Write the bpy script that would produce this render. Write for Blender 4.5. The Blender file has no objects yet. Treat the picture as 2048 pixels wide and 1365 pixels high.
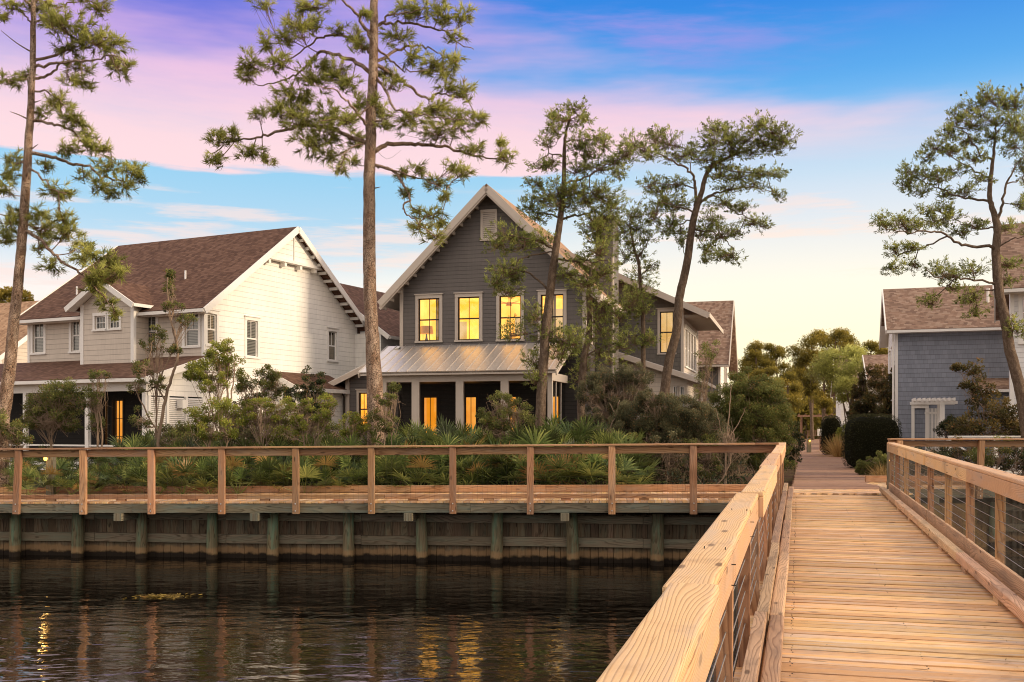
import bpy, math, random
import numpy as np
from mathutils import Vector

random.seed(7)
RNG = np.random.default_rng(11)
SC = bpy.context.scene
COL = SC.collection
EYE = 1.42
FPX = 2048.0
PI = math.pi


def at(x, y, Y):
    """A direction of the photograph turned into a point of the place at depth Y."""
    return np.array(((x - 1024.0) / FPX * Y, Y, EYE - (y - 856.0) / FPX * Y))


def lin(c):
    return tuple((v / 255.0 / 12.92 if v / 255.0 <= 0.04045 else ((v / 255.0 + 0.055) / 1.055) ** 2.4) for v in c)


# ------------------------------------------------------------------ objects
def tag(o, label=None, cat=None, group=None, kind=None):
    if label:
        o['label'] = label
    if cat:
        o['category'] = cat
    if group:
        o['group'] = group
    if kind:
        o['kind'] = kind
    return o


def thing(name, label, cat, loc=(0, 0, 0), rz=0.0, group=None, parent=None):
    o = bpy.data.objects.new(name, None)
    o.empty_display_size = 0.2
    o.location = loc
    o.rotation_euler = (0, 0, rz)
    COL.objects.link(o)
    return tag(o, label, cat, group)


def copy_tree(o, parent=None):
    c = o.copy()
    COL.objects.link(c)
    if parent is not None:
        c.parent = parent
    for ch in list(o.children):
        copy_tree(ch, c)
    return c


def link_mesh(name, me, mat, parent=None, base=None, smooth=False):
    o = bpy.data.objects.new(name, me)
    if mat is not None:
        me.materials.append(mat)
    COL.objects.link(o)
    if parent is not None:
        o.parent = parent
    if smooth:
        me.polygons.foreach_set('use_smooth', [True] * len(me.polygons))
    return o


class MB:
    """Collects quads, boxes, beams and tubes with UVs in metres; build() links them as one mesh."""

    def __init__(s):
        s.v = []
        s.f = []
        s.uv = []
        s.n = 0

    def face(s, pts, uvs=None):
        k = len(pts)
        s.v.extend([tuple(map(float, p)) for p in pts])
        s.f.append(tuple(range(s.n, s.n + k)))
        s.n += k
        if uvs is None:
            a = np.array(pts[0], float)
            e = np.array(pts[1], float) - a
            L = np.linalg.norm(e) or 1
            e = e / L
            nrm = np.cross(e, np.array(pts[-1], float) - a)
            nl = np.linalg.norm(nrm) or 1
            t = np.cross(nrm / nl, e)
            uvs = [(float(np.dot(np.array(p) - a, e)), float(np.dot(np.array(p) - a, t))) for p in pts]
        s.uv.extend([(float(a), float(b)) for a, b in uvs])

    def shared(s, pts, faces, uvs):
        b = s.n
        s.v.extend([tuple(map(float, p)) for p in pts])
        s.n += len(pts)
        for f, u in zip(faces, uvs):
            s.f.append(tuple(b + i for i in f))
            s.uv.extend(u)

    def beam(s, p0, p1, w, h, up=(0, 0, 1), uo=None):
        p0 = np.array(p0, float)
        p1 = np.array(p1, float)
        d = p1 - p0
        L = np.linalg.norm(d)
        d = d / L
        up = np.array(up, float)
        r = np.cross(d, up)
        r = r / np.linalg.norm(r)
        up = np.cross(r, d)
        c = []
        for p in (p0, p1):
            for a, b in ((-1, -1), (1, -1), (1, 1), (-1, 1)):
                c.append(p + r * a * w / 2 + up * b * h / 2)
        fs = [(0, 1, 5, 4), (1, 2, 6, 5), (2, 3, 7, 6), (3, 0, 4, 7), (3, 2, 1, 0), (4, 5, 6, 7)]
        u0 = random.uniform(0, 40) if uo is None else uo
        v0 = random.uniform(0, 9)
        us = []
        off = v0
        for k, ww in enumerate((w, h, w, h)):
            # each long face: length along u
            us.append([(u0, off), (u0, off + ww), (u0 + L, off + ww), (u0 + L, off)])
            off += ww
        us.append([(u0, v0), (u0 + .02, v0 + w), (u0 + .02 + h * .2, v0 + w), (u0 + h * .2, v0)])
        us.append([(u0, v0), (u0 + .02, v0 + w), (u0 + .02 + h * .2, v0 + w), (u0 + h * .2, v0)])
        s.shared(c, fs, us)

    def box(s, x0, x1, y0, y1, z0, z1):
        dx, dy, dz = x1 - x0, y1 - y0, z1 - z0
        cx, cy, cz = (x0 + x1) / 2, (y0 + y1) / 2, (z0 + z1) / 2
        if dz >= dx and dz >= dy:
            s.beam((cx, cy, z0), (cx, cy, z1), dx, dy, up=(0, 1, 0))
        elif dx >= dy:
            s.beam((x0, cy, cz), (x1, cy, cz), dy, dz)
        else:
            s.beam((cx, y0, cz), (cx, y1, cz), dx, dz)

    def tube(s, pts, rad, sides=6, caps=True):
        pts = [np.array(p, float) for p in pts]
        n = len(pts)
        if not hasattr(rad, '__len__'):
            rad = [rad] * n
        ref = np.array((0.31, 0.17, 0.93))
        rings = []
        acc = 0
        b = s.n
        prev = None
        us = []
        for i in range(n):
            d = pts[min(i + 1, n - 1)] - pts[max(i - 1, 0)]
            L = np.linalg.norm(d)
            d = d / L if L > 1e-9 else np.array((0, 0, 1.0))
            if prev is None:
                a = np.cross(d, ref if abs(np.dot(d, ref)) < .95 else np.array((1.0, 0, 0)))
            else:
                a = prev - d * np.dot(prev, d)
            a = a / (np.linalg.norm(a) or 1)
            prev = a
            c = np.cross(d, a)
            if i:
                acc += np.linalg.norm(pts[i] - pts[i - 1])
            us.append(acc)
            for k in range(sides):
                t = 2 * PI * k / sides
                s.v.append(tuple(pts[i] + (a * math.cos(t) + c * math.sin(t)) * rad[i]))
        s.n += n * sides
        for i in range(n - 1):
            for k in range(sides):
                k2 = (k + 1) % sides
                s.f.append((b + i * sides + k, b + i * sides + k2, b + (i + 1) * sides + k2, b + (i + 1) * sides + k))
                w = 2 * PI * max(rad[0], .01) / sides
                s.uv.extend([(us[i], k * w), (us[i], (k + 1) * w), (us[i + 1], (k + 1) * w), (us[i + 1], k * w)])
        if caps:
            for i, o in ((0, -1), (n - 1, 1)):
                idx = [b + i * sides + k for k in range(sides)]
                if o < 0:
                    idx.reverse()
                s.f.append(tuple(idx))
                s.uv.extend([(0, 0)] * sides)

    def build(s, name, mat, parent=None, smooth=False, bevel=0, seg=1):
        me = bpy.data.meshes.new(name)
        me.from_pydata(s.v, [], s.f)
        uvl = me.uv_layers.new(name='UVMap')
        uvl.data.foreach_set('uv', np.array(s.uv, np.float32).ravel())
        me.update()
        o = link_mesh(name, me, mat, parent, smooth=smooth)
        if bevel:
            m = o.modifiers.new('edge', 'BEVEL')
            m.width = bevel
            m.segments = seg
            m.limit_method = 'ANGLE'
        return o


class Leaves:
    """Numpy collector for thousands of small leaf, needle and twig faces with a tone per point."""

    def __init__(s):
        s.V = []
        s.T = []

    def add(s, quads, tone):
        # quads: (N,4,3)   tone: (N,)
        if len(quads):
            s.V.append(np.asarray(quads, np.float32))
            s.T.append(np.asarray(tone, np.float32))

    def leaves(s, C, D, W, tone):
        """C base points, D vectors base to tip, W half-width vectors at the middle."""
        M = C + D * .5
        s.add(np.stack([C, M + W, C + D, M - W], 1), tone)

    def needles(s, C, D, W, tone):
        s.add(np.stack([C - W, C + W, C + D + W * .35, C + D - W * .35], 1), tone)

    def twigs(s, A, B, r0, r1, tone=None):
        A = np.asarray(A, float)
        B = np.asarray(B, float)
        d = B - A
        L = np.linalg.norm(d, axis=1, keepdims=True)
        d = d / np.maximum(L, 1e-6)
        ref = np.tile(np.array([[.3, .2, .93]]), (len(A), 1))
        a = np.cross(d, ref)
        a /= np.maximum(np.linalg.norm(a, axis=1, keepdims=True), 1e-6)
        c = np.cross(d, a)
        r0 = np.broadcast_to(np.asarray(r0, float).reshape(-1, 1), (len(A), 1))
        r1 = np.broadcast_to(np.asarray(r1, float).reshape(-1, 1), (len(A), 1))
        ring = [a * math.cos(2 * PI * k / 3) + c * math.sin(2 * PI * k / 3) for k in range(3)]
        t = np.full(len(A), .5) if tone is None else tone
        for k in range(3):
            e, f = ring[k], ring[(k + 1) % 3]
            s.add(np.stack([A + e * r0, A + f * r0, B + f * r1, B + e * r1], 1), t)

    def count(s):
        return sum(len(v) for v in s.V)

    def build(s, name, mat, parent=None, origin=(0, 0, 0)):
        V = np.concatenate(s.V) if s.V else np.zeros((0, 4, 3), np.float32)
        T = np.concatenate(s.T) if s.T else np.zeros((0,), np.float32)
        V = V - np.asarray(origin, np.float32)
        n = len(V)
        me = bpy.data.meshes.new(name)
        me.vertices.add(n * 4)
        me.vertices.foreach_set('co', V.ravel())
        me.loops.add(n * 4)
        me.loops.foreach_set('vertex_index', np.arange(n * 4, dtype=np.int32))
        me.polygons.add(n)
        me.polygons.foreach_set('loop_start', np.arange(0, n * 4, 4, dtype=np.int32))
        me.update(calc_edges=True)
        at_ = me.attributes.new('tone', 'FLOAT', 'POINT')
        at_.data.foreach_set('value', np.repeat(T, 4))
        me.validate()
        return link_mesh(name, me, mat, parent)


def rdir(n, up=0.0):
    v = RNG.normal(size=(n, 3))
    v[:, 2] += up
    return v / np.maximum(np.linalg.norm(v, axis=1, keepdims=True), 1e-6)


def perp(D):
    p = np.cross(D, rdir(len(D)))
    return p / np.maximum(np.linalg.norm(p, axis=1, keepdims=True), 1e-6)


def smooth_line(P, sub=4, wig=0.0):
    P = np.asarray(P, float)
    out = []
    n = len(P)
    for i in range(n - 1):
        p0, p1, p2, p3 = P[max(i - 1, 0)], P[i], P[i + 1], P[min(i + 2, n - 1)]
        for k in range(sub):
            t = k / sub
            q = .5 * ((2 * p1) + (-p0 + p2) * t + (2 * p0 - 5 * p1 + 4 * p2 - p3) * t * t + (-p0 + 3 * p1 - 3 * p2 + p3) * t ** 3)
            out.append(q)
    out.append(P[-1])
    out = np.array(out)
    if wig:
        w = RNG.normal(size=out.shape) * wig
        w[0] = 0
        out[:, :3] += w[:, :3] if out.shape[1] == 3 else np.concatenate([w[:, :3], np.zeros((len(out), out.shape[1] - 3))], 1)
    return out


# ------------------------------------------------------------------ materials
class NT:
    def __init__(s, name, world=False):
        if world:
            s.m = bpy.data.worlds.new(name)
        else:
            s.m = bpy.data.materials.new(name)
        s.m.use_nodes = True
        s.t = s.m.node_tree
        s.t.nodes.clear()

    def n(s, typ, **kw):
        nd = s.t.nodes.new(typ)
        for k, v in kw.items():
            setattr(nd, k, v)
        return nd

    def put(s, sock, val):
        if val is None:
            return
        if isinstance(val, bpy.types.NodeSocket):
            s.t.links.new(val, sock)
        elif isinstance(val, (tuple, list)) and sock.type == 'RGBA' and len(val) == 3:
            sock.default_value = (*val, 1)
        else:
            sock.default_value = val

    def math(s, op, a, b=None, c=None, clamp=False):
        nd = s.n('ShaderNodeMath', operation=op, use_clamp=clamp)
        for i, v in enumerate((a, b, c)):
            s.put(nd.inputs[i], v)
        return nd.outputs[0]

    def mix(s, f, a, b, blend='MIX'):
        nd = s.n('ShaderNodeMix', data_type='RGBA', blend_type=blend)
        nd.clamp_factor = True
        s.put(nd.inputs[0], f)
        s.put(nd.inputs[6], a)
        s.put(nd.inputs[7], b)
        return nd.outputs[2]

    def ramp(s, f, stops, interp='LINEAR'):
        nd = s.n('ShaderNodeValToRGB')
        nd.color_ramp.interpolation = interp
        el = nd.color_ramp.elements
        while len(el) < len(stops):
            el.new(0.5)
        for e, (p, c) in zip(el, stops):
            e.position = p
            e.color = (*c, 1) if len(c) == 3 else c
        s.put(nd.inputs[0], f)
        return nd.outputs[0]

    def sstep(s, x, a, b):
        nd = s.n('ShaderNodeMapRange', interpolation_type='SMOOTHSTEP')
        s.put(nd.inputs[0], x)
        s.put(nd.inputs[1], a)
        s.put(nd.inputs[2], b)
        return nd.outputs[0]

    def noise(s, vec, scale, detail=3.0, rough=.55, dist=0.0, dims='3D'):
        nd = s.n('ShaderNodeTexNoise', noise_dimensions=dims)
        s.put(nd.inputs['Vector'], vec)
        nd.inputs['Scale'].default_value = scale
        nd.inputs['Detail'].default_value = detail
        nd.inputs['Roughness'].default_value = rough
        nd.inputs['Distortion'].default_value = dist
        return nd.outputs[0]

    def xyz(s, x, y, z=0.0):
        nd = s.n('ShaderNodeCombineXYZ')
        for i, v in enumerate((x, y, z)):
            s.put(nd.inputs[i], v)
        return nd.outputs[0]

    def sep(s, v):
        nd = s.n('ShaderNodeSeparateXYZ')
        s.put(nd.inputs[0], v)
        return nd.outputs

    def uv(s):
        return s.n('ShaderNodeUVMap').outputs[0]

    def obj(s):
        return s.n('ShaderNodeTexCoord').outputs['Object']

    def pos(s):
        return s.n('ShaderNodeNewGeometry').outputs['Position']

    def island(s):
        return s.n('ShaderNodeNewGeometry').outputs['Random Per Island']

    def bump(s, h, dist=.01, strength=1.0):
        nd = s.n('ShaderNodeBump')
        nd.inputs['Strength'].default_value = strength
        nd.inputs['Distance'].default_value = dist
        s.put(nd.inputs['Height'], h)
        return nd.outputs[0]

    def pbr(s, col, rough=.7, normal=None, metal=0.0, spec=.4, **kw):
        nd = s.n('ShaderNodeBsdfPrincipled')
        s.put(nd.inputs['Base Color'], col)
        s.put(nd.inputs['Roughness'], rough)
        s.put(nd.inputs['Metallic'], metal)
        s.put(nd.inputs['Specular IOR Level'], spec)
        if normal is not None:
            s.put(nd.inputs['Normal'], normal)
        for k, v in kw.items():
            s.put(nd.inputs[k], v)
        return nd.outputs[0]

    def out(s, sh):
        o = s.n('ShaderNodeOutputMaterial')
        s.t.links.new(sh, o.inputs[0])
        return s.m


def m_wood(name, light, dark, grey=None, greyamt=.3, ring=26.0, swirl=13.0, crack=0.0, knots=True, rough=.75, contrast=1.0, tint=.25, bumpd=.002, zwet=None):
    N = NT(name)
    u, v, _ = N.sep(N.uv())
    r = N.math('FRACT', N.math('ADD', N.island(), N.math('MULTIPLY', N.n('ShaderNodeObjectInfo').outputs['Random'], 5.77)))
    x = N.math('ADD', u, N.math('MULTIPLY', r, 53.0))
    y = N.math('ADD', v, N.math('MULTIPLY', r, 17.0))
    big = N.noise(N.xyz(N.math('MULTIPLY', x, .55), N.math('MULTIPLY', y, 3.2)), 1.0, 2.0, .45)
    h = N.math('ADD', N.math('MULTIPLY', y, ring), N.math('MULTIPLY', big, swirl))
    wob = N.noise(N.xyz(N.math('MULTIPLY', x, 3.0), N.math('MULTIPLY', y, 40.0)), 1.0, 3.0)
    h = N.math('ADD', h, N.math('MULTIPLY', wob, .55))
    fr = N.math('FRACT', h)
    rg = N.ramp(fr, [(0, (0, 0, 0)), (.55, (.25,) * 3), (.82, (1, 1, 1)), (.95, (.55,) * 3), (1, (0, 0, 0))])
    fib = N.noise(N.xyz(N.math('MULTIPLY', x, 5.0), N.math('MULTIPLY', y, 260.0)), 1.0, 3.0, .6)
    f = N.math('MULTIPLY', N.math('ADD', N.math('MULTIPLY', rg, .75), N.math('MULTIPLY', fib, .5)), contrast * .85, clamp=True)
    col = N.mix(f, light, dark)
    if knots:
        vo = N.n('ShaderNodeTexVoronoi', voronoi_dimensions='2D')
        N.put(vo.inputs['Vector'], N.xyz(N.math('MULTIPLY', x, 1.6), N.math('MULTIPLY', y, 5.5)))
        vo.inputs['Scale'].default_value = 1.0
        k = N.math('MULTIPLY', N.sstep(vo.outputs['Distance'], .12, .045), N.math('GREATER_THAN', N.sep(vo.outputs['Color'])[0], .62))
        col = N.mix(N.math('MULTIPLY', k, .75), col, tuple(c * .28 for c in dark))
    if grey is not None:
        g = N.noise(N.xyz(N.math('MULTIPLY', x, 1.1), N.math('MULTIPLY', y, 7.0)), 1.0, 4.0, .65)
        col = N.mix(N.math('MULTIPLY', N.sstep(g, .42, .68), greyamt), col, grey)
    if crack:
        ck = N.noise(N.xyz(N.math('MULTIPLY', x, .9), N.math('MULTIPLY', y, 70.0)), 1.0, 2.0, .5)
        ck2 = N.noise(N.xyz(N.math('MULTIPLY', x, 1.3), N.math('MULTIPLY', y, 9.0), 4.0), 1.0, 2.0)
        col = N.mix(N.math('MULTIPLY', N.math('MULTIPLY', N.sstep(ck, .66, .72), N.sstep(ck2, .48, .6)), crack), col, tuple(c * .22 for c in dark))
    # board to board variation
    hs = N.n('ShaderNodeHueSaturation')
    N.put(hs.inputs['Value'], N.math('ADD', 1.0 - tint, N.math('MULTIPLY', N.math('FRACT', N.math('MULTIPLY', r, 7.31)), 2 * tint)))
    N.put(hs.inputs['Hue'], N.math('ADD', .49, N.math('MULTIPLY', N.math('FRACT', N.math('MULTIPLY', r, 3.7)), .02)))
    N.put(hs.inputs['Color'], col)
    col = hs.outputs[0]
    # ageing and stains in the place itself
    st = N.noise(N.pos(), 1.7, 5.0, .65)
    col = N.mix(N.math('MULTIPLY', N.sstep(st, .52, .75), .35), col, tuple(c * .45 for c in dark))
    if zwet is not None:
        zz = N.sep(N.pos())[2]
        nz = N.noise(N.pos(), 5.0, 4.0)
        q = N.math('ADD', zz, N.math('MULTIPLY', N.math('SUBTRACT', nz, .5), .16))
        for a, b, c, amt in zwet:
            col = N.mix(N.math('MULTIPLY', N.sstep(q, a, b), amt), col, c)
    hh = N.math('ADD', N.math('MULTIPLY', f, -1.0), N.math('MULTIPLY', fib, .3))
    return N.out(N.pbr(col, rough, N.bump(hh, bumpd, .8), spec=.25))


def m_siding(name, col, course=.19, var=.08, shingle=False, rough=.65, line=.55):
    N = NT(name)
    u, v, _ = N.sep(N.uv())
    t = N.math('DIVIDE', v, course)
    fr = N.math('FRACT', t)
    row = N.math('FLOOR', t)
    cell = N.math('FLOOR', N.math('ADD', N.math('MULTIPLY', u, 5.5 if shingle else .3), N.math('MULTIPLY', row, 3.37)))
    wn = N.n('ShaderNodeTexWhiteNoise', noise_dimensions='2D')
    N.put(wn.inputs['Vector'], N.xyz(cell, row))
    rnd = wn.outputs[0]
    dirt = N.noise(N.xyz(u, N.math('MULTIPLY', v, 1.0)), .8, 5.0, .6)
    streak = N.noise(N.xyz(N.math('MULTIPLY', u, 14.0), N.math('MULTIPLY', v, 1.2)), 1.0, 3.0, .6)
    val = N.math('ADD', 1.0 - var, N.math('MULTIPLY', rnd, 2 * var))
    val = N.math('MULTIPLY', val, N.math('ADD', .80, N.math('MULTIPLY', dirt, .38)))
    val = N.math('MULTIPLY', val, N.math('ADD', .88, N.math('MULTIPLY', streak, .24)))
    joint_shade = N.sstep(fr, .11, .03)
    val = N.math('MULTIPLY', val, N.math('SUBTRACT', 1.0, N.math('MULTIPLY', joint_shade, line)))  # dark board joints, with the shade of each lap put into the colour
    hgt = N.math('SUBTRACT', 1.0, fr)
    if shingle:
        fu = N.math('FRACT', N.math('ADD', N.math('MULTIPLY', u, 5.5), N.math('MULTIPLY', row, 3.37)))
        sg = N.sstep(fu, .07, .02)
        val = N.math('MULTIPLY', val, N.math('SUBTRACT', 1.0, N.math('MULTIPLY', sg, .3)))
    nd = N.n('ShaderNodeMix', data_type='RGBA', blend_type='MULTIPLY')
    nd.inputs[0].default_value = 1
    N.put(nd.inputs[6], col)
    N.put(nd.inputs[7], N.xyz(val, val, val))
    return N.out(N.pbr(nd.outputs[2], rough, N.bump(hgt, .02, .8), spec=.3))


def m_shingles(name, c1, c2, c3):
    N = NT(name)
    u, v, _ = N.sep(N.uv())
    row = N.math('FLOOR', N.math('DIVIDE', v, .15))
    fr = N.math('FRACT', N.math('DIVIDE', v, .15))
    us = N.math('ADD', N.math('MULTIPLY', u, 6.2), N.math('MULTIPLY', row, 2.713))
    wn = N.n('ShaderNodeTexWhiteNoise', noise_dimensions='2D')
    N.put(wn.inputs['Vector'], N.xyz(N.math('FLOOR', us), row))
    col = N.ramp(wn.outputs[0], [(0, c1), (.45, c2), (1, c3)])
    g = N.noise(N.xyz(N.math('MULTIPLY', u, 1.0), v), 60.0, 2.0)
    big = N.noise(N.xyz(u, v), .5, 3.0)
    val = N.math('MULTIPLY', N.math('ADD', .6, N.math('MULTIPLY', g, .8)), N.math('ADD', .75, N.math('MULTIPLY', big, .5)))
    val = N.math('MULTIPLY', val, N.math('SUBTRACT', 1.0, N.math('MULTIPLY', N.sstep(fr, .2, .04), .45)))
    nd = N.n('ShaderNodeMix', data_type='RGBA', blend_type='MULTIPLY')
    nd.inputs[0].default_value = 1
    N.put(nd.inputs[6], col)
    N.put(nd.inputs[7], N.xyz(val, val, val))
    return N.out(N.pbr(nd.outputs[2], .9, N.bump(N.math('SUBTRACT', 1.0, fr), .015, .8), spec=.15))


def m_paint(name, col, rough=.55, var=.12):
    N = NT(name)
    p = N.pos()
    a = N.noise(p, 2.2, 5.0, .6)
    b = N.noise(p, 30.0, 2.0)
    val = N.math('ADD', 1.0 - var, N.math('ADD', N.math('MULTIPLY', a, var * 1.4), N.math('MULTIPLY', b, var * .6)))
    nd = N.n('ShaderNodeMix', data_type='RGBA', blend_type='MULTIPLY')
    nd.inputs[0].default_value = 1
    N.put(nd.inputs[6], col)
    N.put(nd.inputs[7], N.xyz(val, val, val))
    return N.out(N.pbr(nd.outputs[2], rough, N.bump(b, .001, .4), spec=.3))


def m_foliage(name, dark, mid, light, trans=.35, rough=.6):
    N = NT(name)
    a = N.n('ShaderNodeAttribute', attribute_name='tone')
    dk = tuple(c * .45 for c in dark)  # dark end deepened: shade inside the foliage is put into the colour
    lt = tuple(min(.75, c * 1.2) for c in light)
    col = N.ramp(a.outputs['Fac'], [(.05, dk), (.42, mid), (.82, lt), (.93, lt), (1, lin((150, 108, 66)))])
    d = N.pbr(col, rough, spec=.25)
    t = N.n('ShaderNodeBsdfTranslucent')
    N.put(t.inputs[0], N.mix(.5, col, light))
    mx = N.n('ShaderNodeMixShader')
    mx.inputs[0].default_value = trans
    N.t.links.new(d, mx.inputs[1])
    N.t.links.new(t.outputs[0], mx.inputs[2])
    return N.out(mx.outputs[0])


def m_bark(name, c1, c2, c3, scale=1.0):
    N = NT(name)
    u, v, _ = N.sep(N.uv())
    p = N.pos()
    vo = N.n('ShaderNodeTexVoronoi', feature='DISTANCE_TO_EDGE')
    x, y, z = N.sep(p)
    q = N.xyz(N.math('MULTIPLY', x, 14.0 * scale), N.math('MULTIPLY', y, 14.0 * scale), N.math('MULTIPLY', z, 6.0 * scale))
    dn = N.noise(q, 1.3, 3.0)
    q2 = N.n('ShaderNodeVectorMath', operation='ADD')
    N.put(q2.inputs[0], q)
    N.put(q2.inputs[1], N.xyz(dn, dn, dn))
    N.put(vo.inputs['Vector'], q2.outputs[0])
    e = N.sstep(vo.outputs['Distance'], .0, .13)
    n = N.noise(q, .8, 4.0)
    col = N.mix(N.sstep(n, .35, .65), c2, c3)
    col = N.mix(e, c1, col)
    return N.out(N.pbr(col, .9, N.bump(e, .03, 1.0), spec=.15))


def m_plain(name, col, rough=.5, metal=0.0, spec=.4):
    N = NT(name)
    b = N.noise(N.pos(), 9.0, 3.0)
    val = N.math('ADD', .8, N.math('MULTIPLY', b, .4))
    nd = N.n('ShaderNodeMix', data_type='RGBA', blend_type='MULTIPLY')
    nd.inputs[0].default_value = 1
    N.put(nd.inputs[6], col)
    N.put(nd.inputs[7], N.xyz(val, val, val))
    return N.out(N.pbr(nd.outputs[2], rough, None, metal, spec))


def m_emit(name, col, strength, var=0.0, scale=1.0, col2=None):
    N = NT(name)
    e = N.n('ShaderNodeEmission')
    if var:
        p = N.pos()
        n = N.noise(p, scale, 3.0, .5)
        N.put(e.inputs[0], N.mix(N.sstep(n, .35, .65), col, col2 or col))
        N.put(e.inputs[1], N.math('MULTIPLY', strength, N.math('ADD', 1 - var, N.math('MULTIPLY', n, 2 * var))))
    else:
        N.put(e.inputs[0], col)
        N.put(e.inputs[1], strength)
    return N.out(e.outputs[0])


def m_pane(name, clear=.9, tint=(.9, .9, .85)):
    N = NT(name)
    t = N.n('ShaderNodeBsdfTransparent')
    N.put(t.inputs[0], tint)
    g = N.n('ShaderNodeBsdfGlossy')
    g.inputs['Roughness'].default_value = .03
    mx = N.n('ShaderNodeMixShader')
    mx.inputs[0].default_value = 1 - clear
    N.t.links.new(t.outputs[0], mx.inputs[1])
    N.t.links.new(g.outputs[0], mx.inputs[2])
    return N.out(mx.outputs[0])


def m_screen(name, col, cover):
    N = NT(name)
    t = N.n('ShaderNodeBsdfTransparent')
    d = N.n('ShaderNodeBsdfDiffuse')
    N.put(d.inputs[0], col)
    mx = N.n('ShaderNodeMixShader')
    mx.inputs[0].default_value = cover
    N.t.links.new(t.outputs[0], mx.inputs[1])
    N.t.links.new(d.outputs[0], mx.inputs[2])
    return N.out(mx.outputs[0])


def m_blinds(name):
    N = NT(name)
    u, v, _ = N.sep(N.uv())
    fr = N.math('FRACT', N.math('MULTIPLY', v, 17.0))
    k = N.sstep(fr, .35, .55)
    big = N.noise(N.pos(), 1.5, 3.0)
    col = N.mix(k, (.05, .052, .05), (.30, .30, .27))
    col = N.mix(N.math('MULTIPLY', big, .7), col, (.03, .03, .03))
    return N.out(N.pbr(col, .08, None, 0, .9))


M = {}
M['bridge'] = m_wood('bridge_wood', lin((234, 194, 148)), lin((140, 94, 56)), grey=lin((190, 168, 148)), greyamt=.6, ring=78, swirl=20.0, crack=.8, rough=.7, contrast=.72)
M['deck'] = m_wood('deck_wood', lin((242, 200, 144)), lin((164, 116, 72)), grey=lin((198, 178, 160)), greyamt=.85, ring=46, tint=.26, crack=.8, contrast=1.0)
M['rail'] = m_wood('rail_wood', lin((194, 150, 110)), lin((118, 80, 52)), grey=lin((160, 138, 118)), greyamt=.6, ring=30, tint=.28)
M['kerb'] = m_wood('curb_wood', lin((216, 180, 144)), lin((120, 88, 62)), grey=lin((140, 118, 100)), greyamt=.7, ring=46, swirl=16, crack=.8, contrast=.8)
M['path'] = m_wood('path_wood', lin((184, 144, 114)), lin((98, 66, 48)), grey=lin((150, 124, 108)), greyamt=.6, ring=36, tint=.36)
M['fascia'] = m_wood('fascia_wood', lin((132, 124, 104)), lin((76, 68, 52)), grey=lin((112, 122, 112)), greyamt=.7, ring=24)
WET = [(-.55, -1.25, lin((96, 78, 52)), .35), (-1.20, -1.27, lin((158, 126, 88)), .65), (-1.33, -1.40, lin((18, 13, 9)), .95)]
M['bulkhead'] = m_wood('bulkhead_wood', lin((136, 116, 94)), lin((58, 46, 36)), grey=lin((112, 116, 98)), greyamt=.6, ring=24, tint=.42, zwet=WET)
M['wale'] = m_wood('wale_wood', lin((166, 152, 130)), lin((84, 74, 60)), grey=lin((132, 140, 122)), greyamt=.7, ring=22, tint=.2, zwet=WET)
M['pile'] = m_wood('pile_wood', lin((150, 138, 110)), lin((78, 70, 52)), grey=lin((116, 152, 126)), greyamt=.8, ring=14, zwet=WET)
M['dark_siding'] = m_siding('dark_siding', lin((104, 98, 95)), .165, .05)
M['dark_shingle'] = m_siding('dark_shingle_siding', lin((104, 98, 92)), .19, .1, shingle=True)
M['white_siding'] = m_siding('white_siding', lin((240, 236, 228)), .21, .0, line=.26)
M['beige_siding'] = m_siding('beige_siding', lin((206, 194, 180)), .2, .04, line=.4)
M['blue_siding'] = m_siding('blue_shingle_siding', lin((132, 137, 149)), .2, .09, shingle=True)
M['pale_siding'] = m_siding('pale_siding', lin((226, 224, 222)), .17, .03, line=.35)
M['taupe'] = m_paint('taupe_trim', lin((196, 184, 172)))
M['white'] = m_paint('white_trim', lin((236, 232, 226)))
M['roof_brown'] = m_shingles('brown_shingles', lin((82, 59, 48)), lin((97, 71, 58)), lin((112, 85, 71)))
M['roof_tan'] = m_shingles('tan_shingles', lin((138, 108, 84)), lin((162, 130, 102)), lin((182, 150, 120)))
M['roof_grey'] = m_shingles('weathered_shingles', lin((108, 86, 74)), lin((132, 106, 90)), lin((148, 126, 110)))
M['metal'] = m_plain('galvanised_metal', (.72, .69, .67), .42, .85)
M['steel'] = m_plain('steel_wire', (.36, .34, .32), .45, .8)
M['wire'] = m_plain('dark_wire', (.03, .028, .025), .6, .3)
M['bolt'] = m_plain('bolt_steel', (.6, .58, .55), .4, .9)
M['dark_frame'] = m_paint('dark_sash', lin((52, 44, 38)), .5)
M['lit_room'] = m_emit('lit_room', (1, .38, .026), 2.2, .25, .9, (1, .50, .08))  # room walls glow themselves, in place of lamps inside
M['lit_door'] = m_emit('lit_door', (1, .33, .014), 1.9, .3, 1.3, (1, .42, .05))
M['lit_pale'] = m_emit('lit_pale', lin((246, 190, 110)), 1.0, .15, 1.0, lin((250, 205, 140)))  # glow put on pictures, inner doors and window backings as lamplight
M['lamp'] = m_emit('lamp_bulb', (1, .45, .08), 6)
M['pane'] = m_pane('window_pane', .9)
M['blinds'] = m_blinds('pane_with_blinds')
M['glass_dark'] = m_plain('dark_glass', (.02, .022, .022), .05, 0, .9)
M['glass_sky'] = m_plain('sky_glass', (.22, .2, .17), .03, .9, .9)
M['screen'] = m_screen('porch_screen', (.012, .011, .010), .42)
M['shade'] = m_plain('lamp_shade', (.5, .33, .12), .8)
M['porch_shaded'] = m_siding('porch_wall', lin((58, 54, 52)), .165, .05)  # siding darkened: the shade under the porches is put into its colour
M['bark'] = m_bark('pine_bark', lin((54, 40, 32)), lin((158, 128, 106)), lin((204, 178, 156)), .6)
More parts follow.
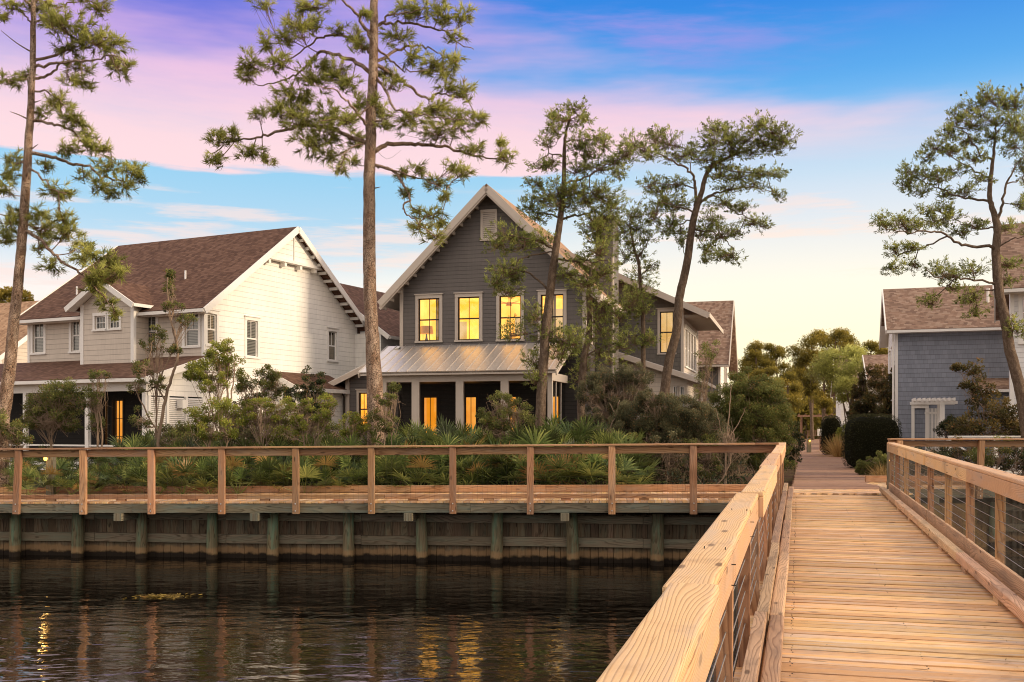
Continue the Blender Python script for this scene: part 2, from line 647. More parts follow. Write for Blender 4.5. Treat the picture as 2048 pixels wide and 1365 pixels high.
M['bark_dark'] = m_bark('grey_bark', lin((58, 46, 38)), lin((134, 112, 94)), lin((166, 144, 124)), 1.6)
M['twig'] = m_plain('twig_bark', lin((120, 96, 78)), .9, 0, .1)
M['twig_grey'] = m_plain('grey_twigs', lin((140, 120, 102)), .9, 0, .1)
M['needle'] = m_foliage('pine_needles', lin((58, 70, 30)), lin((132, 140, 66)), lin((214, 206, 120)), .5)
M['needle_dark'] = m_foliage('sand_pine_needles', lin((50, 62, 32)), lin((114, 128, 64)), lin((184, 186, 104)), .5)
M['needle_far'] = m_foliage('far_pine_needles', lin((66, 66, 28)), lin((112, 106, 46)), lin((170, 150, 66)), .5)
M['leaf_bright'] = m_foliage('bright_leaves', lin((56, 64, 24)), lin((116, 126, 50)), lin((178, 178, 84)))
M['leaf_mid'] = m_foliage('myrtle_leaves', lin((42, 50, 24)), lin((92, 100, 50)), lin((146, 146, 82)))
M['leaf_grey'] = m_foliage('grey_green_leaves', lin((40, 44, 30)), lin((82, 84, 58)), lin((132, 126, 92)), .25)
M['leaf_dark'] = m_foliage('dark_leaves', lin((22, 30, 18)), lin((46, 56, 32)), lin((84, 88, 52)), .2)
M['leaf_red'] = m_foliage('russet_leaves', lin((36, 38, 24)), lin((80, 80, 46)), lin((140, 116, 66)), .3)
M['leaf_hedge'] = m_foliage('hedge_leaves', lin((24, 28, 16)), lin((48, 52, 30)), lin((84, 80, 46)), .2)
M['palm'] = m_foliage('palmetto_leaves', lin((34, 50, 26)), lin((78, 98, 50)), lin((170, 172, 96)), .3, .4)
M['grass_tan'] = m_foliage('tan_grass', lin((110, 84, 48)), lin((170, 132, 76)), lin((214, 180, 120)), .4)
M['weed'] = m_foliage('water_weed', lin((60, 48, 20)), lin((110, 90, 40)), lin((160, 136, 66)), .2)
# ================================================================== SKY, SUN, CAMERA
def make_world():
    N = NT('World', world=True)
    SC.world = N.m
    g = N.n('ShaderNodeTexCoord').outputs['Generated']
    x, y, z = N.sep(g)
    hyp = N.math('SQRT', N.math('ADD', N.math('MULTIPLY', x, x), N.math('MULTIPLY', y, y)))
    e = N.math('DIVIDE', z, N.math('MAXIMUM', hyp, .02))          # tangent of the elevation
    a = N.math('ARCTAN2', x, y)                                   # azimuth from the view axis, right positive
    # wispy displacement of the bands
    n1 = N.noise(N.xyz(N.math('MULTIPLY', a, 2.2), N.math('MULTIPLY', e, 11.0), 3.1), 1.0, 5.0, .55)
    n2 = N.noise(N.xyz(N.math('MULTIPLY', a, 5.0), N.math('MULTIPLY', e, 42.0), 7.7), 1.0, 5.0, .6)
    n3 = N.noise(N.xyz(N.math('ADD', N.math('MULTIPLY', a, 3.0), N.math('MULTIPLY', e, 5.0)), N.math('MULTIPLY', e, 16.0), 1.3), 1.0, 6.0, .6)
    blue = N.ramp(N.math('DIVIDE', e, .6, clamp=True), [
        (0.0, (1.15, 1.0, .62)), (.09, (1.08, 1.0, .80)), (.20, (1.0, .96, .91)), (.29, lin((226, 234, 240))),
        (.40, lin((164, 212, 240))), (.52, lin((96, 176, 238))), (.68, lin((44, 134, 226))), (.85, lin((40, 110, 206))), (1.0, lin((110, 140, 200)))])
    # the left part of the sky: a little pinker low down, violet up high
    leftness = N.sstep(a, .02, -.38)
    low = N.math('MULTIPLY', leftness, N.sstep(e, .20, .03))
    c = N.mix(N.math('MULTIPLY', low, .75), blue, lin((248, 222, 214)))
    lowblue = N.math('MULTIPLY', N.sstep(a, .10, -.12), N.math('MULTIPLY', N.sstep(e, .12, .2), N.sstep(e, .30, .24)))
    c = N.mix(N.math('MULTIPLY', lowblue, .6), c, lin((146, 204, 238)))
    pale = N.math('MULTIPLY', N.sstep(a, -.02, .2), N.math('MULTIPLY', N.sstep(e, .34, .2), N.sstep(e, .04, .12)))
    c = N.mix(N.math('MULTIPLY', pale, .6), c, lin((232, 232, 240)))
    vio = N.math('MULTIPLY', N.sstep(a, .06, -.30), N.sstep(e, .28, .38))
    c = N.mix(N.math('MULTIPLY', vio, .8), c, lin((108, 106, 218)))
    # the broad pink band
    lower = N.math('ADD', .243, N.math('MULTIPLY', N.math('SUBTRACT', n2, .5), .03))
    upper = N.math('ADD', N.math('SUBTRACT', .415, N.math('MULTIPLY', N.math('MAXIMUM', N.math('ADD', a, .05), 0.0), .18)), N.math('MULTIPLY', N.math('SUBTRACT', n1, .5), .24))
    edge_soft = N.math('ADD', .006, N.math('MULTIPLY', N.sstep(a, .0, .2), .05))
    up_soft = .09
    m1 = N.sstep(e, lower, N.math('ADD', lower, edge_soft))
    m2 = N.sstep(e, upper, N.math('SUBTRACT', upper, up_soft))
    band = N.math('MULTIPLY', m1, m2)
    band = N.math('MULTIPLY', band, N.sstep(a, .52, .36))
    band = N.math('MULTIPLY', band, N.math('ADD', .45, N.math('MULTIPLY', n3, 1.05)), clamp=True)
    pinkness = N.sstep(e, .25, .40)
    pink = N.mix(pinkness, lin((253, 218, 222)), lin((222, 176, 226)))
    c = N.mix(band, c, pink)
    # higher violet wisps
    w = N.math('MULTIPLY', N.sstep(n3, .5, .72), N.math('MULTIPLY', N.sstep(e, .31, .38), N.sstep(a, .45, .1)))
    c = N.mix(N.math('MULTIPLY', w, .75), c, lin((178, 150, 228)))
    # thin streaks between the band and the horizon
    s = N.math('MULTIPLY', N.sstep(n2, .52, .66), N.math('MULTIPLY', N.sstep(e, .07, .12), N.sstep(e, .25, .2)))
    c = N.mix(N.math('MULTIPLY', s, .7), c, lin((252, 226, 218)))
    # the sunset glow on the right, low
    da = N.math('SUBTRACT', a, .28)
    gl = N.math('EXPONENT', N.math('MULTIPLY', N.math('MULTIPLY', da, da), -7.0))
    gl = N.math('MULTIPLY', gl, N.sstep(e, .24, .02))
    c = N.mix(N.math('MULTIPLY', gl, .9), c, (1.30, 1.12, .66))
    # overhead and behind, unseen: peach cloud brightness added to light deck and facades
    behind = N.sstep(N.math('ABSOLUTE', a), .75, 1.35)
    hi = N.sstep(e, .5, 1.0)
    far = N.math('MAXIMUM', behind, hi)
    cl = N.noise(g, 2.3, 5.0, .55)
    peach = N.mix(N.sstep(cl, .35, .65), (.84, .80, .86), (1.60, 1.34, 1.10))
    c = N.mix(far, c, peach)
    # right-hand side out of view: strong glow added to backlight the foliage
    sa = N.math('SUBTRACT', a, 1.05)
    sg = N.math('MULTIPLY', N.math('EXPONENT', N.math('MULTIPLY', N.math('MULTIPLY', sa, sa), -4.0)), N.sstep(e, .6, .0))
    c = N.mix(N.math('MULTIPLY', sg, N.sstep(a, .48, .9)), c, (3.4, 2.4, 1.3))
    # below the horizon
    c = N.mix(N.sstep(e, .0, -.03), c, (.10, .08, .06))
    sky = N.n('ShaderNodeTexSky', sky_type='NISHITA')
    sky.sun_disc = False
    sky.sun_elevation = SUN_EL
    sky.sun_rotation = SUN_AZ
    b1 = N.n('ShaderNodeBackground')
    N.put(b1.inputs[0], c)
    b1.inputs[1].default_value = 1.0
    b2 = N.n('ShaderNodeBackground')
    N.t.links.new(sky.outputs[0], b2.inputs[0])
    b2.inputs[1].default_value = .012
    ad = N.n('ShaderNodeAddShader')
    N.t.links.new(b1.outputs[0], ad.inputs[0])
    N.t.links.new(b2.outputs[0], ad.inputs[1])
    o = N.n('ShaderNodeOutputWorld')
    N.t.links.new(ad.outputs[0], o.inputs[0])


SUN_AZ = math.radians(105)      # to the right of the view axis (+Y), low
SUN_EL = math.radians(16)
make_world()
sun = bpy.data.lights.new('sun', 'SUN')
sun.energy = 3.4
sun.angle = math.radians(7)
sun.color = (1.0, .79, .55)
so = bpy.data.objects.new('sun', sun)
COL.objects.link(so)
sd = Vector((math.sin(SUN_AZ) * math.cos(SUN_EL), math.cos(SUN_AZ) * math.cos(SUN_EL), math.sin(SUN_EL)))
so.rotation_euler = sd.to_track_quat('Z', 'Y').to_euler()
so.location = (30, 10, 30)

cam = bpy.data.cameras.new('camera')
cam.sensor_width = 36
cam.lens = 36
cam.shift_y = (856 - 682.5) / 2048
cam.clip_start = .05
cam.clip_end = 3000
co = bpy.data.objects.new('camera', cam)
co.location = (0, 0, EYE)
co.rotation_euler = (PI / 2, 0, 0)
COL.objects.link(co)
SC.camera = co
SC.view_settings.view_transform = 'Standard'
SC.view_settings.look = 'None'
SC.view_settings.exposure = 0
SC.render.engine = 'CYCLES'
SC.cycles.filter_width = 1.05
SC.cycles.max_bounces = 6
SC.cycles.transparent_max_bounces = 12
SC.cycles.caustics_reflective = False
SC.cycles.caustics_refractive = False
SC.cycles.sample_clamp_indirect = 6

# ================================================================== GROUND, WATER
WATER_Z = -1.48


def front_y(X, off=0.0):
    """The boardwalk's water edge as a line in plan."""
    return 21.18 - .104 * X + off


def ground():
    N = NT('sandy_ground')
    p = N.pos()
    a = N.noise(p, .6, 5.0, .6)
    b = N.noise(p, 7.0, 4.0, .65)
    c = N.noise(p, 60.0, 2.0)
    col = N.mix(N.sstep(a, .4, .62), lin((86, 62, 44)), lin((108, 92, 58)))
    col = N.mix(N.math('MULTIPLY', N.sstep(b, .5, .7), .7), col, lin((52, 40, 28)))
    col = N.mix(N.math('MULTIPLY', N.sstep(c, .5, .75), .4), col, lin((140, 108, 80)))
    m = N.out(N.pbr(col, .95, N.bump(N.math('ADD', b, N.math('MULTIPLY', c, .5)), .05), spec=.1))
    mb = MB()
    xs = [-900, -300, -80, -40, -24, -14, -6, 0, 5.6, 8.3, 12, 20, 30, 60, 300, 900]

    def row(x, k):
        xc = max(-40, min(40, x))
        f = (front_y(xc) + 1.1) if x < 5.7 else 25.3
        if 5.5 < x < 8.5:
            f = 22.4
        return [(f, -2.6), (f, -.38), (max(f + 2.2, 24.8), -.36), (29.5, -.14), (60, -.12), (110, -.1), (400, 0), (1600, 0)][k]
    for x0, x1 in zip(xs[:-1], xs[1:]):
        for k in range(7):
            a0, a1, b0, b1 = row(x0, k), row(x1, k), row(x0, k + 1), row(x1, k + 1)
            mb.face([(x0, *a0), (x1, *a1), (x1, *b1), (x0, *b0)])
    o = mb.build('ground', m)
    tag(o, kind='structure')
    # water
    N = NT('pond_water')
    p = N.pos()
    x, y, z = N.sep(p)
    w1 = N.noise(N.xyz(N.math('MULTIPLY', x, .8), N.math('MULTIPLY', y, 1.7), 0), 1.6, 3.0, .5, .4)
    w2 = N.noise(N.xyz(N.math('MULTIPLY', x, .7), N.math('MULTIPLY', y, 1.5), 5), 7.0, 3.0, .5)
    wm = N.noise(N.xyz(N.math('MULTIPLY', x, .25), N.math('MULTIPLY', y, .5), 2), 1.0, 2.0)
    w = N.math('ADD', w1, N.math('MULTIPLY', w2, N.math('MULTIPLY', N.sstep(wm, .35, .7), .24)))
    m = N.out(N.pbr((.005, .0035, .0022), .035, N.bump(w, .03, .55), spec=.5))
    mb = MB()
    mb.face([(-900, -600, WATER_Z), (900, -600, WATER_Z), (900, 30, WATER_Z), (-900, 30, WATER_Z)])
    tag(mb.build('water', m), kind='structure')


ground()

# ================================================================== BRIDGE
BU = np.array((.28, 1.0, 0)) / math.hypot(.28, 1)          # along the bridge, away from the camera
BR = np.array((BU[1], -BU[0], 0))                          # to its right


def deck_z(Y):
    return -.24 + .0105 * Y


def bpt(X0, Y, h):
    """A point on a line parallel to the bridge: X0 is the line's X at Y = 0, h the height above the deck."""
    return np.array((X0 + .28 * Y, Y, deck_z(Y) + h))


def bridge():
    root = thing('footbridge', 'pale timber plank footbridge rising over the pond towards the houses', 'footbridge', tuple(bpt(.8, 10, 0)))
    inv = np.array(root.location)
    mb = MB()
    Y = -5.0
    i = 0
    while Y < 22.1:
        w = .138
        dz = random.uniform(-.0045, .0035)
        sk = random.uniform(-.012, .012)
        L = -.42 + random.uniform(-.015, .015)
        R = 1.98 + random.uniform(-.02, .02)
        a = bpt(L, Y + w / 2 - sk - (L + .42) * .28, -.02 + dz)
        b = bpt(R, Y + w / 2 + sk, -.02 + dz)
        # planks lie square to the bridge
        ca = bpt(L, Y, -.02 + dz)
        cb = ca + BR * (2.34 + random.uniform(-.01, .015)) * 1.0
        cb[2] += random.uniform(-.004, .004)
        mb.beam(ca - inv, cb - inv, w - .009 - random.uniform(0, .005), .04)
        Y += w / 1.0385
        i += 1
    o = mb.build('deck', M['deck'], root)
    mb = MB()
    Y = -5.0
    while Y < 22.1:
        for X0 in (-.05, .85, 1.8):
            for dy in (-.035, .035):
                c = bpt(X0 + random.uniform(-.012, .012), Y + dy + .28 * (X0 + .42) * -.28, .0015) - inv
                if Y > 2:
                    mb.tube([c - np.array((0, 0, .004)), c], .0055, 6)
        Y += .138 / 1.0385
    mb.build('screw_heads', M['wire'], o)
    # joists under the planks
    for X0 in (-.05, .85, 1.8):
        mb = MB()
        mb.beam(bpt(X0, -5, -.17) - inv, bpt(X0, 22.3, -.17) - inv, .09, .26)
        mb.build('joist', M['fascia'], root)
    # curbs: squared timbers raised on blocks
    for X0, nm in ((-.165, 'left'), (1.80, 'right')):
        mb = MB()
        blocks = []
        Y = 22.2
        while Y > -5:
            Y2 = Y - 3.6
            j = random.uniform(-.008, .008)
            mb.beam(bpt(X0 + j, Y2 + .004, .105) - inv, bpt(X0 - j, Y - .004, .105) - inv, .105, .10)
            for k in range(2):
                yy = Y - .5 - k * 1.8
                blocks.append((bpt(X0, yy - .12, .0285) - inv, bpt(X0, yy + .12, .0285) - inv))
            Y = Y2
        c = mb.build('curb', M['kerb'], root, bevel=.012, seg=2)
        for p, q in blocks:
            bl = MB()
            bl.beam(p, q, .095, .053)
            bl.build('curb_block', M['kerb'], c)
    return root


def cable_panel(mb, p0, p1, n, z0, z1, r=.0035):
    for k in range(n):
        t = (k + .5) / n
        a = p0 + np.array((0, 0, z0 + (z1 - z0) * t))
        b = p1 + np.array((0, 0, z0 + (z1 - z0) * t))
        mb.tube([a, b], r, 4, caps=False)


def bridge_railing(side, label):
    X0 = -.36 if side < 0 else 2.03
    inn = BR * (1 if side < 0 else -1)                      # towards the deck
    root = thing('bridge_railing', label, 'railing', tuple(bpt(X0, 10, 0)))
    inv = np.array(root.location)
    cap_w = .165
    joints = [22.5, 20.0, 15.9, 11.8, 7.62, 3.42, -.8, -5]
    jog = [0, .012, -.01, .014, -.016, .02, -.01, 0]
    jz = [0, .004, -.006, .006, -.008, .006, 0, 0]
    cap = MB()
    side_b = MB()
    low = MB()
    for i in range(len(joints) - 1):
        a, b = joints[i + 1], joints[i]
        o0 = jog[i] + random.uniform(-.006, .006)
        o1 = jog[i] + random.uniform(-.012, .012)
        p0 = bpt(X0, a + .003, 1.08 + jz[i]) + inn * o0 - inv
        p1 = bpt(X0, b - .003, 1.08 + jz[i]) + inn * o1 - inv
        cap.beam(p0, p1, cap_w, .042)
        e = inn * (cap_w / 2 - .019)
        d = np.array((0, 0, .021 + .0765))
        side_b.beam(p0 + e - d, p1 + e - d, .038, .150)
        d = np.array((0, 0, .021 + .0765))
        side_b.beam(p0 - e - d, p1 - e - d, .038, .150)
        q0 = bpt(X0, a + .004, .10) - inv + inn * ((.083 if side < 0 else .03) + o0 * .3)
        q1 = bpt(X0, b - .004, .10) - inv + inn * ((.083 if side < 0 else .03) + o1 * .3)
        low.beam(q0, q1, .085 if side < 0 else .038, .235)
    co_ = cap.build('cap_rail', M['bridge'], root, bevel=.012, seg=3)
    sc_ = MB()
    for yy in [2.6, 4.4, 6.2, 8.0, 9.8, 11.6, 13.4]:
        for dx in (-.045, .045):
            c = bpt(X0, yy + random.uniform(-.02, .02), 1.102) - inv + BR * dx
            sc_.tube([c - np.array((0, 0, .01)), c + np.array((0, 0, .0022))], .0024, 7)
        for dz_ in (.93, 1.02):
            c = bpt(X0, yy + .06, dz_) - inv + inn * (cap_w / 2)
            sc_.tube([c - inn * .02, c + inn * .002], .0026, 7)
    sc_.build('screw_heads', M['wire'], co_)
    side_b.build('top_board', M['bridge'], root, bevel=.005, seg=2)
    low.build('toe_board', M['kerb'], root, bevel=.004)
    ys = [22.4, 21.2] + [19.4 - 1.8 * k for k in range(14)]
    for yy in ys:
        mb = MB()
        t = random.uniform(-.01, .01)
        mb.beam(bpt(X0, yy, -.30) - inv - inn * .012, bpt(X0 + t, yy, 1.056) - inv - inn * .012, .042 * 1.0, .09, up=tuple(BR))
        mb.build('post', M['rail'], root, bevel=.004)
    for a, b in zip(ys[1:], ys[:-1]):
        mb = MB()
        p0 = bpt(X0, a + .022, 0) - inv + inn * .005
        p1 = bpt(X0, b - .022, 0) - inv + inn * .005
        cable_panel(mb, p0, p1, 6, .24, .88)
        mb.build('cable', M['steel'], root)
        if b > 2:
            mb = MB()
            q0, q1 = p0 - inn * .045, p1 - inn * .045
            n = int(np.linalg.norm(q1 - q0) / .055)
            for k in range(1, n):
                c = q0 + (q1 - q0) * k / n
                mb.tube([c + np.array((0, 0, .06)), c + np.array((0, 0, .90))], .0016, 3, caps=False)
            for z in (.10, .30, .50, .70, .88):
                mb.tube([q0 + np.array((0, 0, z)), q1 + np.array((0, 0, z))], .0016, 3, caps=False)
            mb.build('wire_mesh', M['wire'], root)
    return root


def deck_litter():
    L = Leaves()
    n = 260
    Y = RNG.uniform(4, 21.5, n)
    X0 = np.where(RNG.random(n) < .6, 1.62 - np.abs(RNG.normal(size=n)) * .16, RNG.uniform(0, 1.7, n))
    pos = np.array([bpt(a, b, .006) for a, b in zip(X0, Y)])
    d = rdir(n)
    d[:, 2] *= .12
    s_ = RNG.uniform(.02, .07, (n, 1))
    L.needles(pos, d * s_, perp(d) * .003 * np.array((1, 1, .2)), np.clip(.6 + RNG.normal(size=n) * .3, 0, 1))
    o = L.build('fallen_leaves', M['leaf_red'])
    tag(o, 'scattered brown pine needles and leaf bits on the footbridge deck', 'leaf litter', kind='stuff')


bridge()
deck_litter()
bridge_railing(-1, 'pale timber and cable railing along the left edge of the footbridge')
bridge_railing(1, 'weathered timber and cable railing along the right edge of the footbridge')

# ================================================================== PATH AND BOARDWALKS
def path():
    root = thing('boardwalk_path', 'grey brown plank path running straight from the bridge between hedges', 'path', (8, 40, 0))
    tag(root, kind='structure')
    inv = np.array(root.location)
    mb = MB()
    Y = 23.85
    while Y < 128:
        w = .14 if Y < 60 else (.28 if Y < 90 else .56)
        a = np.array((6.52 + .2856 * (Y - 23.84) + random.uniform(-.02, .02), Y, -.02 + random.uniform(-.002, .002)))
        b = a + np.array((2.12, -.0, 0)) + np.array((random.uniform(-.02, .02), 0, 0))
        mb.beam(a - inv, b - inv, w - .008, .04)
        Y += w
    mb.build('deck', M['path'], root)
    mb = MB()
    for s in (.05, 2.05):
        mb.beam(np.array((6.52 + s, 23.9, -.09)) - inv, np.array((6.52 + s + .2856 * 104, 127.9, -.09)) - inv, .06, .10)
    mb.build('edge_beam', M['path'], root)


path()


def boardwalk(Xa, Xb, fy, zf, width, label, name='boardwalk', posts=None):
    """A plank walk along the water from Xa to Xb: fy its water edge, zf its height."""
    root = thing(name, label, 'boardwalk', (0.5 * (Xa + Xb), fy(0.5 * (Xa + Xb)), 0))
    inv = np.array(root.location)

    def P(X, o, h):
        return np.array((X + .104 * o, fy(X) + o, zf(X) + h)) - inv
    mb = MB()
    X = Xa
    while X < Xb:
        w = .14
        j = random.uniform(-.02, .012)
        dz = random.uniform(-.002, .002)
        mb.beam(P(X, j, -.019 + dz), P(X, width, -.019 + dz), w - .006, .038)
        X += w
    mb.build('deck', M['deck'], root)
    # fascia boards butt end to end
    mb = MB()
    X = Xa
    while X < Xb:
        X2 = min(X + 3.66, Xb)
        mb.beam(P(X + .002, .03, -.14), P(X2 - .002, .03, -.14), .045, .195)
        X = X2
    mb.build('fascia', M['fascia'], root)
    for o in (1.0, 2.0, width - .05):
        mb = MB()
        mb.beam(P(Xa, o, -.14), P(Xb, o, -.14), .05, .195)
        mb.build('joist', M['fascia'], root)
    # raised curbs on both edges
    for o, h0, hh in ((.17, .045, .095), (width - .12, .01, .165)):
        mb = MB()
        X = Xa
        while X < Xb:
            X2 = min(X + 3.2, Xb)
            mb.beam(P(X + .003, o + random.uniform(-.006, .006), h0 + hh / 2), P(X2 - .003, o, h0 + hh / 2), .09, hh)
            X = X2
        c = mb.build('curb', M['rail'], root, bevel=.006)
        if h0 > .02:
            X = Xa + .6
            while X < Xb:
                mb = MB()
                mb.beam(P(X - .1, o, .0225), P(X + .1, o, .0225), .08, .043)
                mb.build('curb_block', M['rail'], c)
                X += 1.6
    return root, P, inv


def boardwalk_railing(Xs, fy, zf, label, Xa, Xb, right_bolts=True):
    root = thing('boardwalk_railing', label, 'railing', (0.5 * (Xa + Xb), fy(0.5 * (Xa + Xb)), 0))
    inv = np.array(root.location)

    def P(X, o, h):
        return np.array((X + .104 * o, fy(X) + o, zf(X) + h)) - inv
    H = 1.13
    for i, X in enumerate(Xs):
        mb = MB()
        lean = (-.06 if i == 1 else random.uniform(-.008, .008))
        mb.beam(P(X + lean, -.045, -.26 + random.uniform(-.012, .006)), P(X, -.045, H - .002), .138, .088 + .01, up=(0, 1, 0))
        p = mb.build('post', M['rail'], root, bevel=.005)
        mb = MB()
        for h in (-.04, -.19):
            c = P(X + lean * .8 + .005, -.099, h)
            mb.tube([c, c + np.array((0, -.014, 0))], .014, 8)
        mb.build('bolt', M['bolt'], p)
    cap = MB()
    brd = MB()
    edges = [Xa] + [x for x in Xs if Xa < x < Xb] + [Xb]
    k = 0
    X = Xa
    while X < Xb:
        X2 = min(X + 3.4, Xb)
        cap.beam(P(X + .002, -.02, H + .021), P(X2 - .002, -.02, H + .021), .185, .038)
        X = X2
    for a, b in zip(edges[:-1], edges[1:]):
        brd.beam(P(a + .003, .03, H - .085), P(b - .003, .03, H - .085), .038, .150)
    cap.build('cap_rail', M['rail'], root, bevel=.005)
    brd.build('top_board', M['rail'], root, bevel=.004)
    mesh = MB()
    for a, b in zip(edges[:-1], edges[1:]):
        n = max(2, int((b - a) / .10))
        for q in range(1, n):
            x = a + (b - a) * q / n
            mesh.tube([P(x, .06, .02), P(x, .06, H - .16)], .0013, 3, caps=False)
        for h in [.1 + .1 * q for q in range(9)]:
            mesh.tube([P(a + .05, .06, h), P(b - .05, .06, h)], .0013, 3, caps=False)
    mesh.build('wire_mesh', M['wire'], root)
    return root


def zl(X):
    return -.065 - (3.7 - X) * .0091


def fl(X):
    return front_y(X)


BW_LABEL = 'tan plank boardwalk left of the bridge on round piles above the pond'
boardwalk(-15.5, 5.35, fl, zl, 3.0, BW_LABEL)
px_posts = [-98, 38, 167, 303, 444, 592, 743, 906, 1061, 1224, 1387]
Xs = []
for p in px_posts:
    k = (p - 1024) / 2048
    Xs.append(k * 21.13 / (1 + .104 * k))
boardwalk_railing(Xs, fl, zl, 'brown timber post and board railing along the left boardwalk above the water', -15.5, 5.36)

# landing of diagonal planks where the bridge meets the path
def landing():
    root = thing('landing', 'narrow strip of diagonal pale planks between bridge and path', 'landing', (7.4, 23, 0))
    inv = np.array(root.location)
    mb = MB()
    y0, y1 = 22.25, 23.78
    d = np.array((.8, .6, 0))
    X = 4.2
    zz = -.005
    while X < 10.2:
        # clip a diagonal plank to the strip
        a = np.array((X, y0, zz - .02))
        b = a + d * ((y1 - y0) / .6)
        lo = 5.55 + .0
        hi = 8.72
        t0 = max(0, (lo - a[0]) / d[0])
        t1 = min((y1 - y0) / .6, (hi - a[0]) / d[0])
        if t1 - t0 > .15:
            mb.beam(a + d * t0 - inv, a + d * t1 - inv, .135, .038)
        X += .142 / .6
    mb.build('planks', M['deck'], root)


landing()


def fr(X):
    return 24.35 - .03 * (X - 9)


def zr(X):
    return .0


boardwalk(8.95, 24.0, fr, zr, 2.4, 'plank boardwalk right of the bridge in front of the blue house')
boardwalk_railing([9.2, 11.12, 13.0, 14.9, 16.8, 18.7, 20.6, 22.5], fr, zr, 'timber post and board railing along the right boardwalk, before the white pergola', 8.95, 24.0)


def bulkhead(Xa, Xb, fy, label, pile_xs, z_top, cap_z):
    root = thing('bulkhead', label, 'retaining wall', (0.5 * (Xa + Xb), fy(0.5 * (Xa + Xb)), 0))
    inv = np.array(root.location)

    def P(X, o, h):
        return np.array((X + .104 * o, fy(X) + o, h)) - inv
    mb = MB()
    X = Xa
    while X < Xb:
        w = random.uniform(.13, .2)
        o = random.uniform(-.014, .014)
        mb.beam(P(X + w / 2, 1.02 + o, -2.2), P(X + w / 2, 1.02 + o, z_top - .02), w - .008, .05, up=(0, 1, 0))
        X += w
    mb.build('sheet_piling', M['bulkhead'], root)
    for z, h in ((z_top - .13, .17), (z_top - .62, .20)):
        mb = MB()
        X = Xa
        while X < Xb:
            X2 = min(X + 3.05, Xb)
            mb.beam(P(X + .003, .94, z + random.uniform(-.01, .01)), P(X2 - .003, .94, z + random.uniform(-.01, .01)), .08, h)
            X = X2
        mb.build('wale', M['wale'], root, bevel=.006)
    for i, X in enumerate(pile_xs):
        mb = MB()
        lx = random.uniform(-.04, .04)
        r = random.uniform(.115, .135)
        top = z_top + (.12 if i % 2 else .02)
        mb.tube([P(X + lx * .5, .76, -2.4), P(X + lx * .3, .765, -1.3), P(X, .77, -.9), P(X - lx * .6, .775, top)], [r * 1.12, r * 1.08, r, r * .94], 16)
        mb.build('pile', M['pile'], root, smooth=False)
        if i % 2 == 1:
            mb = MB()
            cz = cap_z(X) - .325
            mb.beam(P(X - .12, -.10, cz), P(X - .12, 2.6, cz), .17, .16)
            mb.build('pile_cap', M['fascia'], root)
    return root


pxp = [-95, 30, 155, 283, 424, 546, 697, 843, 994, 1145, 1315, 1480]
PX = []
for p in pxp:
    k = (p - 1024) / 2048
    PX.append(k * (21.18 + .77) / (1 + .104 * k) - .08)
PX = [PX[0] - 1.5] + PX
bulkhead(-40, 8.3, fl, 'dark timber bulkhead with round greenish piles under the left boardwalk', PX[1:], -.42, zl)
bulkhead(8.0, 40, fr, 'dark timber bulkhead under the right boardwalk', [8.6 + 1.55 * k for k in range(10)], -.42, zr)
# ================================================================== HOUSES
class House:
    """A house frame: origin and heading of its front wall; s runs right along the front, v back, z up."""

    def __init__(h, name, label, X, Y, deg, cat='house'):
        h.a = math.radians(deg)
        h.o = np.array((X, Y))
        h.u = np.array((math.cos(h.a), -math.sin(h.a)))
        h.w = np.array((math.sin(h.a), math.cos(h.a)))
        h.root = thing(name, label, cat, (X, Y, 0), -h.a)

    def front(h, x, y, v=0.0):
        """(s, z) of the point of the plane v = const seen in direction (x, y) of the photograph."""
        k = (x - 1024) / FPX
        p = h.o + h.w * v
        s = (k * p[1] - p[0]) / (h.u[0] - k * h.u[1])
        Yd = p[1] + h.u[1] * s
        return s, EYE - (y - 856) / FPX * Yd

    def side(h, x, y, s):
        k = (x - 1024) / FPX
        p = h.o + h.u * s
        v = (k * p[1] - p[0]) / (h.w[0] - k * h.w[1])
        Yd = p[1] + h.w[1] * v
        return v, EYE - (y - 856) / FPX * Yd


class Plane:
    """A wall plane: o lower left seen from outside, e right, n outward."""

    def __init__(s, o, e, n):
        s.o = np.array(o, float)
        s.e = np.array(e, float)
        s.n = np.array(n, float)

    def P(s, a, z, out=0.0):
        return s.o + s.e * a + np.array((0, 0, z)) + s.n * out


def wall(mb, pl, a0, a1, z0, z1, holes=(), depth=.16, top=None):
    """A wall with real openings; top: list of (a, z) points closing a gable above z1."""
    A = sorted({a0, a1, *[q for h in holes for q in h[:2]]})
    Z = sorted({z0, z1, *[q for h in holes for q in h[2:]]})
    for i in range(len(A) - 1):
        for j in range(len(Z) - 1):
            ca, cz = (A[i] + A[i + 1]) / 2, (Z[j] + Z[j + 1]) / 2
            if any(h[0] < ca < h[1] and h[2] < cz < h[3] for h in holes):
                continue
            c = [(A[i], Z[j]), (A[i + 1], Z[j]), (A[i + 1], Z[j + 1]), (A[i], Z[j + 1])]
            mb.face([pl.P(*p) for p in c], c)
    for h in holes:
        for (p, q) in (((h[0], h[2]), (h[1], h[2])), ((h[1], h[2]), (h[1], h[3])), ((h[1], h[3]), (h[0], h[3])), ((h[0], h[3]), (h[0], h[2]))):
            mb.face([pl.P(*p), pl.P(*q), pl.P(*q, -depth), pl.P(*p, -depth)], [p, q, (q[0] + .1, q[1]), (p[0] + .1, p[1])])
    if top:
        mb.face([pl.P(*p) for p in top], top)


